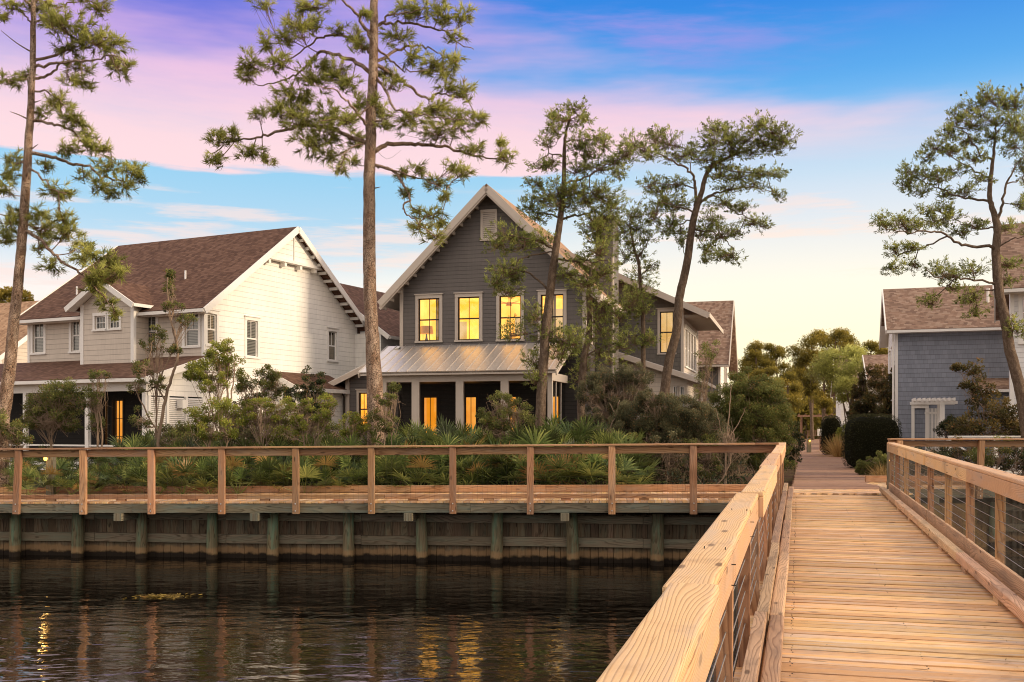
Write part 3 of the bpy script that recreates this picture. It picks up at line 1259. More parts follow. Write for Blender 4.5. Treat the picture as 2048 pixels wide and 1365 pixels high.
def window(parent, pl, a0, a1, z0, z1, trim='white', sash='dark_frame', pane='pane', style='1x2', case=.11, backing=None, head=True, rail=True, name='window'):
    """A casing round an opening with sash bars and a pane; a0..z1 is the opening."""
    mb = MB()
    t = .035

    def bar(m, p0, p1, w, thick, out):
        m.beam(pl.P(*p0, out), pl.P(*p1, out), thick, w, up=tuple(np.cross(pl.n, pl.P(*p1) - pl.P(*p0))))
    bar(mb, (a0 - case / 2, z0), (a0 - case / 2, z1), case, t, t / 2 - .004)
    bar(mb, (a1 + case / 2, z0), (a1 + case / 2, z1), case, t, t / 2 - .004)
    bar(mb, (a0 - case, z1 + case / 2 + .01), (a1 + case, z1 + case / 2 + .01), case + .02, t + .01, t / 2)
    if head:
        bar(mb, (a0 - case - .04, z1 + case + .04), (a1 + case + .04, z1 + case + .04), .04, .09, .04)
    bar(mb, (a0 - case - .02, z0 - .035), (a1 + case + .02, z0 - .035), .07, .07, .03)
    w = mb.build(name, M[trim], parent)
    f = MB()
    d = -.07
    fw = .045
    bar(f, (a0 + fw / 2, z0), (a0 + fw / 2, z1), fw, .05, d)
    bar(f, (a1 - fw / 2, z0), (a1 - fw / 2, z1), fw, .05, d)
    bar(f, (a0 + fw, z1 - fw / 2), (a1 - fw, z1 - fw / 2), fw, .05, d)
    bar(f, (a0 + fw, z0 + fw / 2), (a1 - fw, z0 + fw / 2), fw, .05, d)
    zm = (z0 + z1) / 2
    if rail:
        bar(f, (a0 + fw, zm), (a1 - fw, zm), .055, .045, d)
    nx, nz = {'1x2': (2, 0), 'top': (2, 0), '2x2': (2, 2), '2x3': (2, 3), '3x2': (3, 2), 'plain': (1, 0), 'uppertop': (2, 0)}[style]
    for k in range(1, nx):
        aa = a0 + fw + (a1 - a0 - 2 * fw) * k / nx
        zb = zm + .03 if style == 'uppertop' else z0 + fw
        bar(f, (aa, zb), (aa, z1 - fw), .022, .03, d)
    for k in range(1, nz):
        zz = z0 + fw + (z1 - z0 - 2 * fw) * k / nz
        bar(f, (a0 + fw, zz), (a1 - fw, zz), .022, .034, d)
    f.build('sash', M[sash], w)
    g = MB()
    c = [(a0 + .01, z0 + .01), (a1 - .01, z0 + .01), (a1 - .01, z1 - .01), (a0 + .01, z1 - .01)]
    g.face([pl.P(*p, d - .005) for p in c], [(p[0] - a0, p[1] - z0) for p in c])
    g.build('pane', M[pane], w)
    if backing:
        g = MB()
        g.face([pl.P(*p, d - .12) for p in c], [(p[0] - a0, p[1] - z0) for p in c])
        g.build('lit_interior', M[backing], w)
    return w


def slab(mb, q, th=.10):
    """A roof slab: q = eave left, eave right, ridge right, ridge left (top face)."""
    q = [np.array(p, float) for p in q]
    n = np.cross(q[1] - q[0], q[3] - q[0])
    n = n / np.linalg.norm(n)
    if n[2] < 0:
        n = -n
    b = [p - n * th for p in q]
    e = (q[1] - q[0]) / np.linalg.norm(q[1] - q[0])
    t = np.cross(n, e)

    def U(p):
        return (float(np.dot(p - q[0], e)) + 13, float(np.dot(p - q[0], t)) + 9)
    mb.face(q, [U(p) for p in q])
    mb.face(b[::-1], [U(p) for p in q[::-1]])
    m = len(q)
    for i in range(m):
        j = (i + 1) % m
        mb.face([q[i], b[i], b[j], q[j]], [(0, 0), (0, th), (1, th), (1, 0)])


def strip(mb, p0, p1, w, h, up=(0, 0, 1), drop=0.0):
    p0 = np.array(p0, float) - np.array((0, 0, drop))
    p1 = np.array(p1, float) - np.array((0, 0, drop))
    mb.beam(p0, p1, w, h, up)


def rooms(root, s0, s1, v0, v1, z0, z1, mat):
    mb = MB()
    c = [(s0, v0), (s1, v0), (s1, v1), (s0, v1)]
    mb.face([(s0, v1, z0), (s0, v1, z1), (s1, v1, z1), (s1, v1, z0)])
    mb.face([(s0, v0, z0), (s0, v0, z1), (s0, v1, z1), (s0, v1, z0)])
    mb.face([(s1, v0, z0), (s1, v1, z0), (s1, v1, z1), (s1, v0, z1)])
    mb.face([(s0, v0, z0), (s0, v1, z0), (s1, v1, z0), (s1, v0, z0)])
    mb.face([(s0, v0, z1), (s1, v0, z1), (s1, v1, z1), (s0, v1, z1)])
    return mb.build('lit_room', M[mat], root)


def main_house():
    H = House('grey_house', 'dark grey house with steep front gable, four lit windows and a metal porch roof', -.8, 42, 15.66)
    R = H.root
    sl, sr, zc = -3.93, 3.78, -.075
    m, za = .98, 11.30
    zt = lambda s: za - m * abs(s - zc) - .22
    F = Plane((0, 0, 0), (1, 0, 0), (0, -1, 0))
    RS = Plane((sr, 0, 0), (0, 1, 0), (1, 0, 0))
    LS = Plane((sl, 0, 0), (0, -1, 0), (-1, 0, 0))
    mb = MB()
    wins = []
    for (x0, x1, y0, y1) in ((837, 879, 598, 682), (916, 959, 595, 680), (999, 1042, 592, 679), (1082, 1127, 590, 678)):
        s0, z1 = H.front(x0, y0)
        s1, z0 = H.front(x1, y1)
        wins.append((s0, s1, z0, z1))
    zw = zt(sl)
    wall(mb, F, sl, sr, 4.6, zw, wins, top=[(sl, zw), (sr, zw), (sr, zt(sr)), (zc, zt(zc)), (sl, zt(sl))])
    mb.build('wall', M['dark_siding'], R)
    for w in wins:
        window(R, F, *w, trim='taupe', case=.13)
    rooms(R, sl + .2, sr - .2, .3, 4.6, 4.75, 7.15, 'lit_room')
    # furniture and openings on the rear wall of the lit rooms
    for i, (a, b, z0_, z1_, v) in enumerate([(-3.2, -2.6, 5.5, 6.3, 4.55), (-1.9, -1.05, 4.76, 6.75, 4.55), (-.3, .5, 5.6, 6.4, 4.55), (1.2, 2.05, 4.76, 6.75, 4.55), (2.6, 3.2, 5.5, 6.2, 4.55)]):
        mb = MB()
        mb.box(a, b, v - .03, v, z0_, z1_)
        mb.build('wall_picture' if i % 2 == 0 else 'inner_door', M['lit_pale'], R)
    for s_ in (-2.55, -.05, 2.35, 3.45):
        mb = MB()
        x = s_
        for k in range(5):
            mb.beam((s_ + k * .055, .32 + (k % 2) * .03, 4.85), (s_ + k * .055, .32 + (k % 2) * .03, 6.95), .05, .03, up=(0, 1, 0))
        mb.build('curtain', M['shade'], R)
    # lamp and fan seen inside
    t = thing('table_lamp', 'table lamp with drum shade behind the left lit upstairs window', 'lamp', (0, 0, 0))
    s0, z0 = H.front(853, 668, 1.2)
    p = H.o + H.u * s0 + H.w * 1.2
    t.location = (p[0], p[1], z0 - .30)
    mb = MB()
    mb.tube([(0, 0, .30), (0, 0, .62)], [.30, .26], 20)
    mb.build('lamp_shade', M['shade'], t)
    mb = MB()
    mb.tube([(0, 0, -.35), (0, 0, -.30), (0, 0, -.1), (0, 0, .1), (0, 0, .31)], [.12, .1, .12, .05, .02], 12)
    mb.build('lamp_base', M['dark_frame'], t)
    t = thing('ceiling_fan', 'ceiling fan seen through the third lit upstairs window of the grey house', 'fan')
    s0, z0 = H.front(1018, 608, 2.0)
    p = H.o + H.u * s0 + H.w * 2.0
    t.location = (p[0], p[1], 6.75)
    mb = MB()
    mb.tube([(0, 0, .39), (0, 0, .05)], .02, 8)
    mb.tube([(0, 0, .05), (0, 0, -.1)], [.1, .13], 12)
    mb.build('fan_motor', M['shade'], t)
    mb = MB()
    for k in range(5):
        a = 2 * PI * k / 5 + .3
        mb.beam((.12 * math.cos(a), .12 * math.sin(a), 0), (.62 * math.cos(a), .62 * math.sin(a), .01), .13, .012)
    mb.build('fan_blade', M['shade'], t)
    # lower front wall under the porch, with glowing doors
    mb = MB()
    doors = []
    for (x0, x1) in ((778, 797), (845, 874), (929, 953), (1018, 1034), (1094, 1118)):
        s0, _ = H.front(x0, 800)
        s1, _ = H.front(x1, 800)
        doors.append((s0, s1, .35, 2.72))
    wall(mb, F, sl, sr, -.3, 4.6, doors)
    mb.build('porch_wall', M['porch_shaded'], R)
    for i, d in enumerate(doors):
        window(R, F, *d, trim='dark_frame', case=.09, style='1x2' if i in (1, 2) else 'plain', rail=False, head=False, backing='lit_door', name='glazed_door')
    # right and left flanks and the rear
    mb = MB()
    v0, z0 = H.side(1180, 700, sr)
    rw = (1.0, 1.75, 4.95, 6.7)
    wall(mb, RS, 0, 12, -.3, zt(sr), [rw])
    wall(mb, LS, -12, 0, -.3, zt(sl))
    B = Plane((0, 12, 0), (-1, 0, 0), (0, 1, 0))
    wall(mb, B, -sr, -sl, -.3, zw, top=[(-sr, zw), (-sl, zw), (-zc, zt(zc))])
    mb.build('flank_wall', M['dark_siding'], R)
    window(R, RS, *rw, trim='taupe', backing='lit_pale', case=.12)
    # corner boards
    for s, sg in ((sl, -1), (sr, 1)):
        mb = MB()
        mb.box(s - .075 + sg * .06, s + .075 + sg * .06, -.035, .10, 4.4, zt(s) + .05)
        mb.build('corner_board', M['taupe'], R)
    # main roof
    el, er = -4.73, 4.58
    ro = MB()
    slab(ro, [(el, 12.5, za - m * (zc - el)), (el, -.62, za - m * (zc - el)), (zc, -.62, za), (zc, 12.5, za)], .14)
    rf = ro.build('roof', M['roof_tan'], R)
    r2 = MB()
    slab(r2, [(er, -.62, za - m * (er - zc)), (er, 12.5, za - m * (er - zc)), (zc, 12.5, za - .003), (zc, -.62, za - .003)], .14)
    r2.build('roof', M['roof_tan'], R)
    nl = np.array((-m, 0, -1)) / math.hypot(m, 1)
    rk = MB()
    for sgn, se in ((-1, el), (1, er)):
        rk = MB()
        ze = za - m * abs(se - zc)
        for (vv, dr, hh, th) in ((-.645, .17, .30, .05), (-.60, .36, .14, .05)):
            k = 1 / math.sqrt(1 + m * m)
            p0 = (se, vv, ze - dr)
            p1 = (zc + sgn * .0, vv, za - dr)
            rk.beam(p0, p1, th, hh * .9, up=(sgn * m * k, 0, k))
        rk.build('rake_board', M['taupe'], R)
    ot = MB()
    for k in range(13):
        for sgn in (-1, 1):
            s = zc + sgn * (.55 + k * .34)
            z = za - m * abs(s - zc) - .31
            ot.box(s - .045, s + .045, -.58, -.02, z - .06, z + .06)
    ot.build('outlooker', M['taupe'], R)
    sf = MB()
    for sgn, se in ((-1, el), (1, er)):
        ze = za - m * abs(se - zc)
        sf.face([(se, -.6, ze - .22), (zc, -.6, za - .22), (zc, 0.0, za - .22), (se, 0.0, ze - .22)])
        sf.face([(se, 0, ze - .22), (sl if sgn < 0 else sr, 0, zt(sl if sgn < 0 else sr)), (sl if sgn < 0 else sr, 12, zt(sl if sgn < 0 else sr)), (se, 12, ze - .22)])
        sf.beam((se - sgn * .0, -.6, ze - .12), (se, 12.5, ze - .12), .05, .2)
    sf.build('soffit', M['taupe'], R)
    # gable vent
    a0, z1 = H.front(966, 426)
    a1, z0 = H.front(990, 478)
    w = window(R, F, a0, a1, z0, z1, trim='taupe', sash='taupe', pane='taupe', style='plain', case=.10, rail=False, head=False, name='gable_vent')
    mb = MB()
    n = 14
    for k in range(n):
        z = z0 + (z1 - z0) * (k + .5) / n
        mb.face([(a0, -.036, z - .036), (a1, -.036, z - .036), (a1, -.004, z + .036), (a0, -.004, z + .036)])
    mb.build('louvre', M['taupe'], w)
    # ---------------- porch
    pv, s0p, s1p = -2.6, -4.35, 3.15
    e0, e1 = -4.62, 3.42
    zw_, ze_ = 4.86, 3.60
    ev = -3.05
    n = MB()
    slab(n, [(e0, ev, ze_), (e1, ev, ze_), (e1, -.02, zw_), (e0, -.02, zw_)], .05)
    pr = n.build('porch_roof', M['metal'], R)
    sm = MB()
    k = 0
    s = e0 + .02
    dz = (zw_ - ze_) / (-ev - .02)
    while s < e1:
        sm.beam((s, ev + .005, ze_ + .013), (s, -.03, zw_ + .009), .022, .03)
        s += .405
    sm.build('standing_seam', M['metal'], pr)
    fb = MB()
    fb.beam((e0, ev + .06, ze_ - .10), (e1, ev + .06, ze_ - .10), .03, .075)
    for se in (e0 + .03, e1 - .03):
        fb.beam((se, ev, ze_ - .13), (se, -.05, zw_ - .13), .045, .19)
    fb.build('porch_fascia', M['taupe'], R)
    rt = MB()
    s = e0 + .35
    while s < e1 - .1:
        rt.beam((s, ev + .10, ze_ - .115 + .02), (s, -.1, zw_ - .115), .05, .12)
        s += .86
    rt.build('rafter', M['taupe'], R)
    bm = MB()
    bm.beam((s0p, pv, 3.36), (s1p, pv, 3.36), .14, .30)
    bm.beam((s1p - .07, pv + .08, 3.36), (s1p - .07, 0, 3.36), .14, .30)
    bm.beam((s0p + .07, pv + .08, 3.36), (s0p + .07, -.1, 3.36), .14, .30)
    bm.build('porch_beam', M['taupe'], R)
    cols = [s0p + .12, -3.72, -2.35, -.53, 1.28, 3.06]
    for i, s in enumerate(cols[1:]):
        mb = MB()
        w = .155 if i < 4 else .09
        mb.box(s - w, s + w, pv - .07, pv + .07, .2, 3.215)
        mb.build('porch_column', M['taupe'], R)
    for v in (-1.75, -.9):
        mb = MB()
        mb.box(s1p - .11, s1p - .05, v - .03, v + .03, .2, 3.215)
        mb.build('screen_post', M['taupe'], R)
    fl_ = MB()
    fl_.box(s0p, s1p, pv - .1, -.01, -.3, .3)
    fl_.build('porch_floor', M['taupe'], R)
    sc = MB()
    for a, b in zip(cols[1:-1], cols[2:]):
        sc.face([(a + .155, pv + .02, .3), (b - .155, pv + .02, .3), (b - .155, pv + .02, 3.2), (a + .155, pv + .02, 3.2)])
    sc.face([(s1p - .08, pv + .1, .3), (s1p - .08, -.05, .3), (s1p - .08, -.05, 3.2), (s1p - .08, pv + .1, 3.2)])
    sc.build('porch_screen', M['screen'], R)
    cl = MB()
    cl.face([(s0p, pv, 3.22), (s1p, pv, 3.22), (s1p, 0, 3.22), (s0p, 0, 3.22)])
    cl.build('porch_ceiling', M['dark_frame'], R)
    # ---------------- left lean-to
    ws = -6.47
    mb = MB()
    a0, z1 = H.front(718, 786)
    a1, z0 = H.front(736, 852)
    lw = (a0, a1, max(z0, .8), z1)
    wl = lambda s: 4.78 + .45 * (s + 3.93) - .12
    wall(mb, F, ws, sl, -.3, wl(ws), [lw], top=[(ws, wl(ws)), (sl, wl(ws)), (sl, wl(sl))])
    L2 = Plane((ws, 0, 0), (0, -1, 0), (-1, 0, 0))
    wall(mb, L2, -8, 0, -.3, wl(ws))
    mb.build('lean_to_wall', M['dark_siding'], R)
    window(R, F, *lw, trim='taupe', backing='lit_door', case=.1)
    mb = MB()
    mb.box(ws - .08, ws + .10, -.04, .08, -.3, wl(ws))
    mb.build('corner_board', M['taupe'], R)
    n = MB()
    slab(n, [(ws - .85, 8.3, wl(ws - .85) + .14), (ws - .85, -.45, wl(ws - .85) + .14), (sl - .0, -.45, wl(sl) + .14), (sl, 8.3, wl(sl) + .14)], .06)
    n.build('lean_to_roof', M['metal'], R)
    mb = MB()
    mb.beam((ws - .85, -.47, wl(ws - .85) - .02), (sl - .03, -.47, wl(sl) - .02), .045, .21)
    mb.beam((ws - .86, -.45, wl(ws - .85) + .0), (ws - .86, 8.3, wl(ws - .85) + .0), .05, .16)
    mb.face([(ws - .83, -.44, wl(ws - .85) + .05), (sl, -.44, wl(sl) + .05), (sl, 0, wl(sl) + .05), (ws - .83, 0, wl(ws - .85) + .05)])
    mb.build('lean_to_fascia', M['taupe'], R)
    mb = MB()
    mb.tube([(ws - .84, -.30, wl(ws - .85) - .06), (ws - .2, -.12, 2.95), (ws - .11, -.10, 2.7), (ws - .11, -.10, 0)], .04, 8)
    mb.build('downpipe', M['dark_frame'], R)
    # ---------------- right wing: upper storey with shed roof
    v1 = 6.0
    s1 = 7.08
    up = lambda s: 8.45 - .47 * (s - 4.14)
    WF = Plane((0, v1, 0), (1, 0, 0), (0, -1, 0))
    a0, z1 = H.front(1320, 624, v1)
    a1, z0 = H.front(1347, 706, v1)
    ww = (a0, a1, z0, z1)
    mb = MB()
    wall(mb, WF, 3.0, s1, 3.2, up(s1) - .25, [ww], top=[(3.0, up(s1) - .25), (s1, up(s1) - .25), (3.0, up(3.0) - .25)])
    mb.build('wing_wall', M['dark_shingle'], R)
    window(R, WF, *ww, trim='taupe', backing='lit_pale', case=.11)
    WR = Plane((s1, v1, 0), (0, 1, 0), (1, 0, 0))
    bank = []
    for k in range(4):
        bank.append((.95 + k * 1.28, 1.95 + k * 1.28, 4.25, 5.95))
    mb = MB()
    wall(mb, WR, 0, 7.5, 3.0, up(s1) - .25, bank)
    mb.build('wing_flank', M['beige_siding'], R)
    for b in bank:
        window(R, WR, *b, trim='white', sash='white', pane='glass_sky', style='2x2', case=.12)
    mb = MB()
    mb.box(s1 - .07, s1 + .06, v1 - .04, v1 + .11, 3.0, up(s1) - .2)
    mb.build('corner_board', M['taupe'], R)
    n = MB()
    slab(n, [(8.28, v1 - .6, up(8.28)), (8.28, v1 + 8, up(8.28)), (1.4, v1 + 8, up(1.4)), (1.4, v1 - .6, up(1.4))], .12)
    n.build('wing_roof', M['roof_tan'], R)
    mb = MB()
    mb.beam((8.30, v1 - .62, up(8.28) - .16), (1.6, v1 - .62, up(1.6) - .16), .05, .26)
    mb.beam((8.30, v1 - .6, up(8.28) - .11), (8.30, v1 + 8, up(8.28) - .11), .05, .2)
    k = 0
    while k < 14:
        mb.box(s1 + .02, 8.2, v1 + .1 + k * .5, v1 + .17 + k * .5, up(8.28) - .14, up(8.28) - .02)
        k += 1
    mb.face([(8.28, v1 - .6, up(8.28) - .17), (3.2, v1 - .6, up(3.2) - .17), (3.2, v1, up(3.2) - .17), (8.28, v1, up(8.28) - .17)])
    mb.build('wing_fascia', M['taupe'], R)
    # lower storey of the wing with its own shed roof
    v2 = 4.5
    lo = lambda s: 4.74 - .335 * (s - 4.5)
    LF = Plane((0, v2, 0), (1, 0, 0), (0, -1, 0))
    lws = []
    for (x0, x1) in ((1346, 1355), (1359, 1369)):
        a0, z1 = H.front(x0, 772, v2)
        a1, z0 = H.front(x1, 806, v2)
        lws.append((a0, a1, 1.1, z1))
    mb = MB()
    wall(mb, LF, 3.9, 7.45, -.3, lo(7.45) - .2, lws, top=[(3.9, lo(7.45) - .2), (7.45, lo(7.45) - .2), (3.9, lo(3.9) - .2)])
    L3 = Plane((7.45, v2, 0), (0, 1, 0), (1, 0, 0))
    wall(mb, L3, 0, 9, -.3, lo(7.45) - .2)
    mb.build('lower_wing_wall', M['beige_siding'], R)
    for w in lws:
        window(R, LF, *w, trim='taupe', sash='white', pane='glass_dark', case=.08, head=False)
    n = MB()
    slab(n, [(7.95, v2 - .5, lo(7.95)), (7.95, v2 + 9, lo(7.95)), (3.9, v2 + 9, lo(3.9)), (3.9, v2 - .5, lo(3.9))], .05)
    n.build('lower_wing_roof', M['metal'], R)
    mb = MB()
    mb.beam((7.96, v2 - .52, lo(7.95) - .14), (3.9, v2 - .52, lo(3.9) - .14), .05, .22)
    mb.beam((7.97, v2 - .5, lo(7.95) - .1), (7.97, v2 + 9, lo(7.95) - .1), .05, .12)
    mb.build('lower_wing_fascia', M['taupe'], R)
    # ---------------- chimney on the right flank
    mb = MB()
    c0, c1, cv0, cv1 = sr + .02, 4.55, 2.5, 3.9
    CF = Plane((0, cv0, 0), (1, 0, 0), (0, -1, 0))
    wall(mb, CF, c0, c1, -.3, 10.2)
    mb.build('chimney', M['dark_shingle'], R)
    mb = MB()
    wall(mb, Plane((c1, cv0, 0), (0, 1, 0), (1, 0, 0)), 0, cv1 - cv0, -.3, 10.2)
    wall(mb, Plane((c0, cv0, 0), (0, -1, 0), (-1, 0, 0)), -(cv1 - cv0), 0, 5, 10.2)
    wall(mb, Plane((0, cv1, 0), (-1, 0, 0), (0, 1, 0)), -c1, -c0, -.3, 10.2)
    mb.box(c0 - .1, c1 + .1, cv0 - .1, cv1 + .1, 10.2, 10.35)
    mb.build('chimney_flank', M['dark_shingle'], R)
    mb = MB()
    mb.box(c1 - .05, c1 + .03, cv0 - .03, cv0 + .12, -.3, 8.6)
    mb.build('corner_board', M['taupe'], R)
    return H


def white_house():
    H = House('white_house', 'large white lap-sided house with brown shingle roof and screened porch on the left', -11.43, 38, 26)
    R = H.root
    sl, W, ez, rz = -9.4, 9.9, 6.17, 9.72
    rv = W / 2
    sl_ = (rz - ez) / rv
    zt = lambda v: rz - sl_ * abs(v - rv) - .16
    F = Plane((0, 0, 0), (1, 0, 0), (0, -1, 0))
    G = Plane((0, 0, 0), (0, 1, 0), (1, 0, 0))
    GL = Plane((sl, 0, 0), (0, -1, 0), (-1, 0, 0))
    wins = []
    for (x0, x1, y0, y1) in ((66, 88, 645, 706), (143, 159, 640, 703), (288, 312, 632, 694), (370, 397, 627, 692)):
        a0, z1 = H.front(x0, y0)
        a1, z0 = H.front(x1, y1)
        wins.append((a0, a1, z0, z1))
    mb = MB()
    wall(mb, F, sl, 0, -.3, zt(0), wins)
    mb.build('front_wall', M['beige_siding'], R)
    for w in wins:
        window(R, F, *w, trim='white', sash='white', pane='blinds', style='uppertop', case=.12)
    gw = []
    for (x0, x1, y0, y1) in ((414, 433, 627, 691), (493, 515, 640, 715), (657, 673, 662, 722)):
        a0, z1 = H.side(x0, y0, 0)
        a1, z0 = H.side(x1, y1, 0)
        gw.append((a0, a1, z0, z1))
    mb = MB()
    wall(mb, G, 0, W, -.3, zt(0), gw, top=[(0, zt(0)), (W, zt(0)), (rv, zt(rv))])
    mb.build('gable_wall', M['white_siding'], R)
    for i, w in enumerate(gw):
        window(R, G, *w, trim='white', sash='white', pane='blinds' if i < 2 else 'glass_sky', style='uppertop', case=.11)
    mb = MB()
    wall(mb, GL, -W, 0, -.3, zt(0), top=[(-W, zt(0)), (0, zt(0)), (-rv, zt(rv))])
    wall(mb, Plane((0, W, 0), (-1, 0, 0), (0, 1, 0)), 0, -sl, -.3, zt(0))
    mb.build('rear_wall', M['white_siding'], R)
    for a, b, z in ((-.09, .035, -.3), (sl - .035, sl + .09, 3.9)):
        mb = MB()
        mb.box(a, b, -.035, .11, z, zt(0))
        mb.build('corner_board', M['white'], R)
    # main roof
    e0, e1, ov = sl - .25, .5, .5
    zo = lambda v: rz - sl_ * abs(v - rv)
    n = MB()
    slab(n, [(e0, -ov, zo(-ov)), (e1, -ov, zo(-ov)), (e1, rv, rz), (e0, rv, rz)], .12)
    n.build('roof', M['roof_brown'], R)
    n = MB()
    slab(n, [(e1, W + ov, zo(W + ov)), (e0, W + ov, zo(W + ov)), (e0, rv, rz - .003), (e1, rv, rz - .003)], .12)
    n.build('roof', M['roof_brown'], R)
    k = 1 / math.sqrt(1 + sl_ * sl_)
    for ss in (e1 + .025, e0 - .025):
        for ve, sg in ((-ov - .02, -1), (W + ov + .02, 1)):
            mb = MB()
            mb.beam((ss, ve, zo(ve) - .11), (ss, rv, rz - .11), .05, .24, up=(0, sg * sl_ * k, k))
            mb.build('rake_board', M['white'], R)
    mb = MB()
    mb.beam((e0, -ov - .05, zo(-ov) - .10), (e1, -ov - .05, zo(-ov) - .10), .11, .12)
    mb.build('gutter', M['white'], R)
    mb = MB()
    mb.face([(e0, -ov, zo(-ov) - .17), (e1, -ov, zo(-ov) - .17), (e1, 0, zo(-ov) - .17), (e0, 0, zo(-ov) - .17)])
    for sg in (0, 1):
        v_e = -ov if sg == 0 else W + ov
        mb.face([(0, v_e, zo(v_e) - .14), (e1, v_e, zo(v_e) - .14), (e1, rv, rz - .14), (0, rv, rz - .14)])
    mb.build('soffit', M['white'], R)
    mb = MB()
    for j in range(15):
        v = W + ov - .25 - j * .40
        mb.box(.02, e1 - .06, v - .04, v + .04, zo(v) - .27, zo(v) - .15)
    mb.build('outlooker', M['white'], R)
    # little pediment high in the gable
    mb = MB()
    pz = H.side(560, 520, 0)[1]
    hw = (rz - pz) / sl_ - .12
    mb.face([(.26, rv - hw, pz), (.26, rv + hw, pz), (.26, rv, rz - .2)], [(0, 0), (2 * hw, 0), (hw, rz - .2 - pz)])
    mb.build('pediment', M['white_siding'], R)
    mb = MB()
    mb.beam((.17, rv - hw - .1, pz - .05), (.17, rv + hw + .1, pz - .05), .30, .12)
    mb.beam((.285, rv, pz + .03), (.285, rv, rz - .35), .04, .05, up=(1, 0, 0))
    for j in range(4):
        v = rv - hw + .35 + j * (2 * hw - .7) / 3
        mb.box(.0, .26, v - .07, v + .07, pz - .28, pz - .11)
    mb.build('corbel', M['white'], R)
    # roof pipes
    for (x, y) in ((154, 583), (371, 566)):
        s, z = H.front(x, y, 1.6)
        zz = zo(1.6)
        s = H.front(x, y, 1.6 if y > 570 else 2.2)[0]
        vv = 1.1 if y > 575 else 1.6
        s = H.front(x, y, vv)[0]
        mb = MB()
        mb.tube([(s, vv, zo(vv) - .05), (s, vv, zo(vv) + .32)], .045, 8)
        mb.build('vent_pipe', M['metal'], R)
    # ---------------- projecting bay with its own gable
    bv = -.75
    s0 = H.front(163, 660, bv)[0]
    s1 = H.front(267, 660, bv)[0]
    sc = (s0 + s1) / 2
    apz = H.front(200, 556, bv - .4)[1]
    bz = H.front(268, 606, bv - .4)[1]
    hw = (s1 - s0) / 2 + .38
    bs = (apz - bz) / hw
    bt = lambda s: apz - bs * abs(s - sc) - .14
    BF = Plane((0, bv, 0), (1, 0, 0), (0, -1, 0))
    x0, z1 = H.front(190, 633, bv)
    x1, z0 = H.front(239, 657, bv)
    mid = (x0 + x1) / 2
    holes = [(x0, mid - .08, z0, z1), (mid + .08, x1, z0, z1)]
    mb = MB()
    wall(mb, BF, s0, s1, 3.2, bt(s0), holes, top=[(s0, bt(s0)), (s1, bt(s0)), (sc, bt(sc))])
    wall(mb, Plane((s1, bv, 0), (0, 1, 0), (1, 0, 0)), 0, -bv, 3.2, bt(s1))
    wall(mb, Plane((s0, bv, 0), (0, -1, 0), (-1, 0, 0)), bv, 0, 3.2, bt(s0))
    mb.build('bay_wall', M['beige_siding'], R)
    for h in holes:
        window(R, BF, *h, trim='white', sash='white', pane='glass_dark', style='3x2', case=.10, rail=False, head=False)
    n = MB()
    slab(n, [(sc + hw, bv - .4, bz), (sc + hw, 3.0, bz), (sc, 3.0, apz), (sc, bv - .4, apz)], .10)
    n.build('bay_roof', M['roof_brown'], R)
    n = MB()
    slab(n, [(sc - hw, 3.0, bz), (sc - hw, bv - .4, bz), (sc, bv - .4, apz - .003), (sc, 3.0, apz - .003)], .10)
    n.build('bay_roof', M['roof_brown'], R)
    mb = MB()
    kk = 1 / math.sqrt(1 + bs * bs)
    for sg in (-1, 1):
        mb.beam((sc + sg * (hw + .02), bv - .425, bz - .09), (sc, bv - .425, apz - .09), .05, .2, up=(sg * bs * kk, 0, kk))
        mb.face([(sc + sg * hw, bv - .4, bz - .12), (sc, bv - .4, apz - .12), (sc, bv, apz - .12), (sc + sg * hw, bv, bz - .12)])
        mb.beam((sc + sg * (hw + .03), bv - .4, bz - .06), (sc + sg * (hw + .03), 0, bz - .06), .05, .12)
    mb.box(s0 - .04, s0 + .12, bv - .03, bv + .1, 3.2, bt(s0) + .05)
    mb.box(s1 - .12, s1 + .04, bv - .03, bv + .1, 3.2, bt(s1) + .05)
    mb.build('bay_trim', M['white'], R)
    # ---------------- porch
    pv = -2.75
    p0, p1 = -13.2, .0
    ew, ee = 4.10, 3.16
    ev = -3.15
    n = MB()
    slab(n, [(p0 - .2, ev, ee), (p1 + .3, ev, ee), (p1 + .3, -.01, ew), (p0 - .2, -.01, ew)], .09)
    n.build('porch_roof', M['roof_brown'], R)
    mb = MB()
    mb.beam((p0, ev - .05, ee - .09), (p1 + .3, ev - .05, ee - .09), .11, .12)
    mb.beam((p1 + .325, ev - .02, ee - .12), (p1 + .325, 0.0, ew - .12), .05, .24)
    mb.face([(p0, ev, ee - .15), (p1 + .3, ev, ee - .15), (p1 + .3, pv, ee - .15), (p0, pv, ee - .15)])
    mb.build('porch_fascia', M['white'], R)
    mb = MB()
    mb.beam((p0, pv, 2.86), (p1, pv, 2.86), .14, .30)
    mb.beam((p0, pv, .86 - .08), (p1 - .1, pv, .86 - .08), .06, .06)
    mb.build('porch_beam', M['white'], R)
    for x in (52, 176, 292):
        s = H.front(x, 820, pv)[0]
        if x == 292:
            s = -.12
        mb = MB()
        mb.box(s - .085, s + .085, pv - .07, pv + .07, -.2, 2.71)
        mb.build('porch_column', M['white'], R)
    s = H.front(52, 820, pv)[0]
    for ds in (2.9,):
        mb = MB()
        mb.box(s - ds - .085, s - ds + .085, pv - .07, pv + .07, -.2, 2.71)
        mb.build('porch_column', M['white'], R)
    sc_ = MB()
    sc_.face([(p0, pv + .05, -.1), (p1 - .2, pv + .05, -.1), (p1 - .2, pv + .05, 2.7), (p0, pv + .05, 2.7)])
    sc_.build('porch_screen', M['screen'], R)
    # the porch's inner wall with its lit door
    PW = Plane((0, -.30, 0), (1, 0, 0), (0, -1, 0))
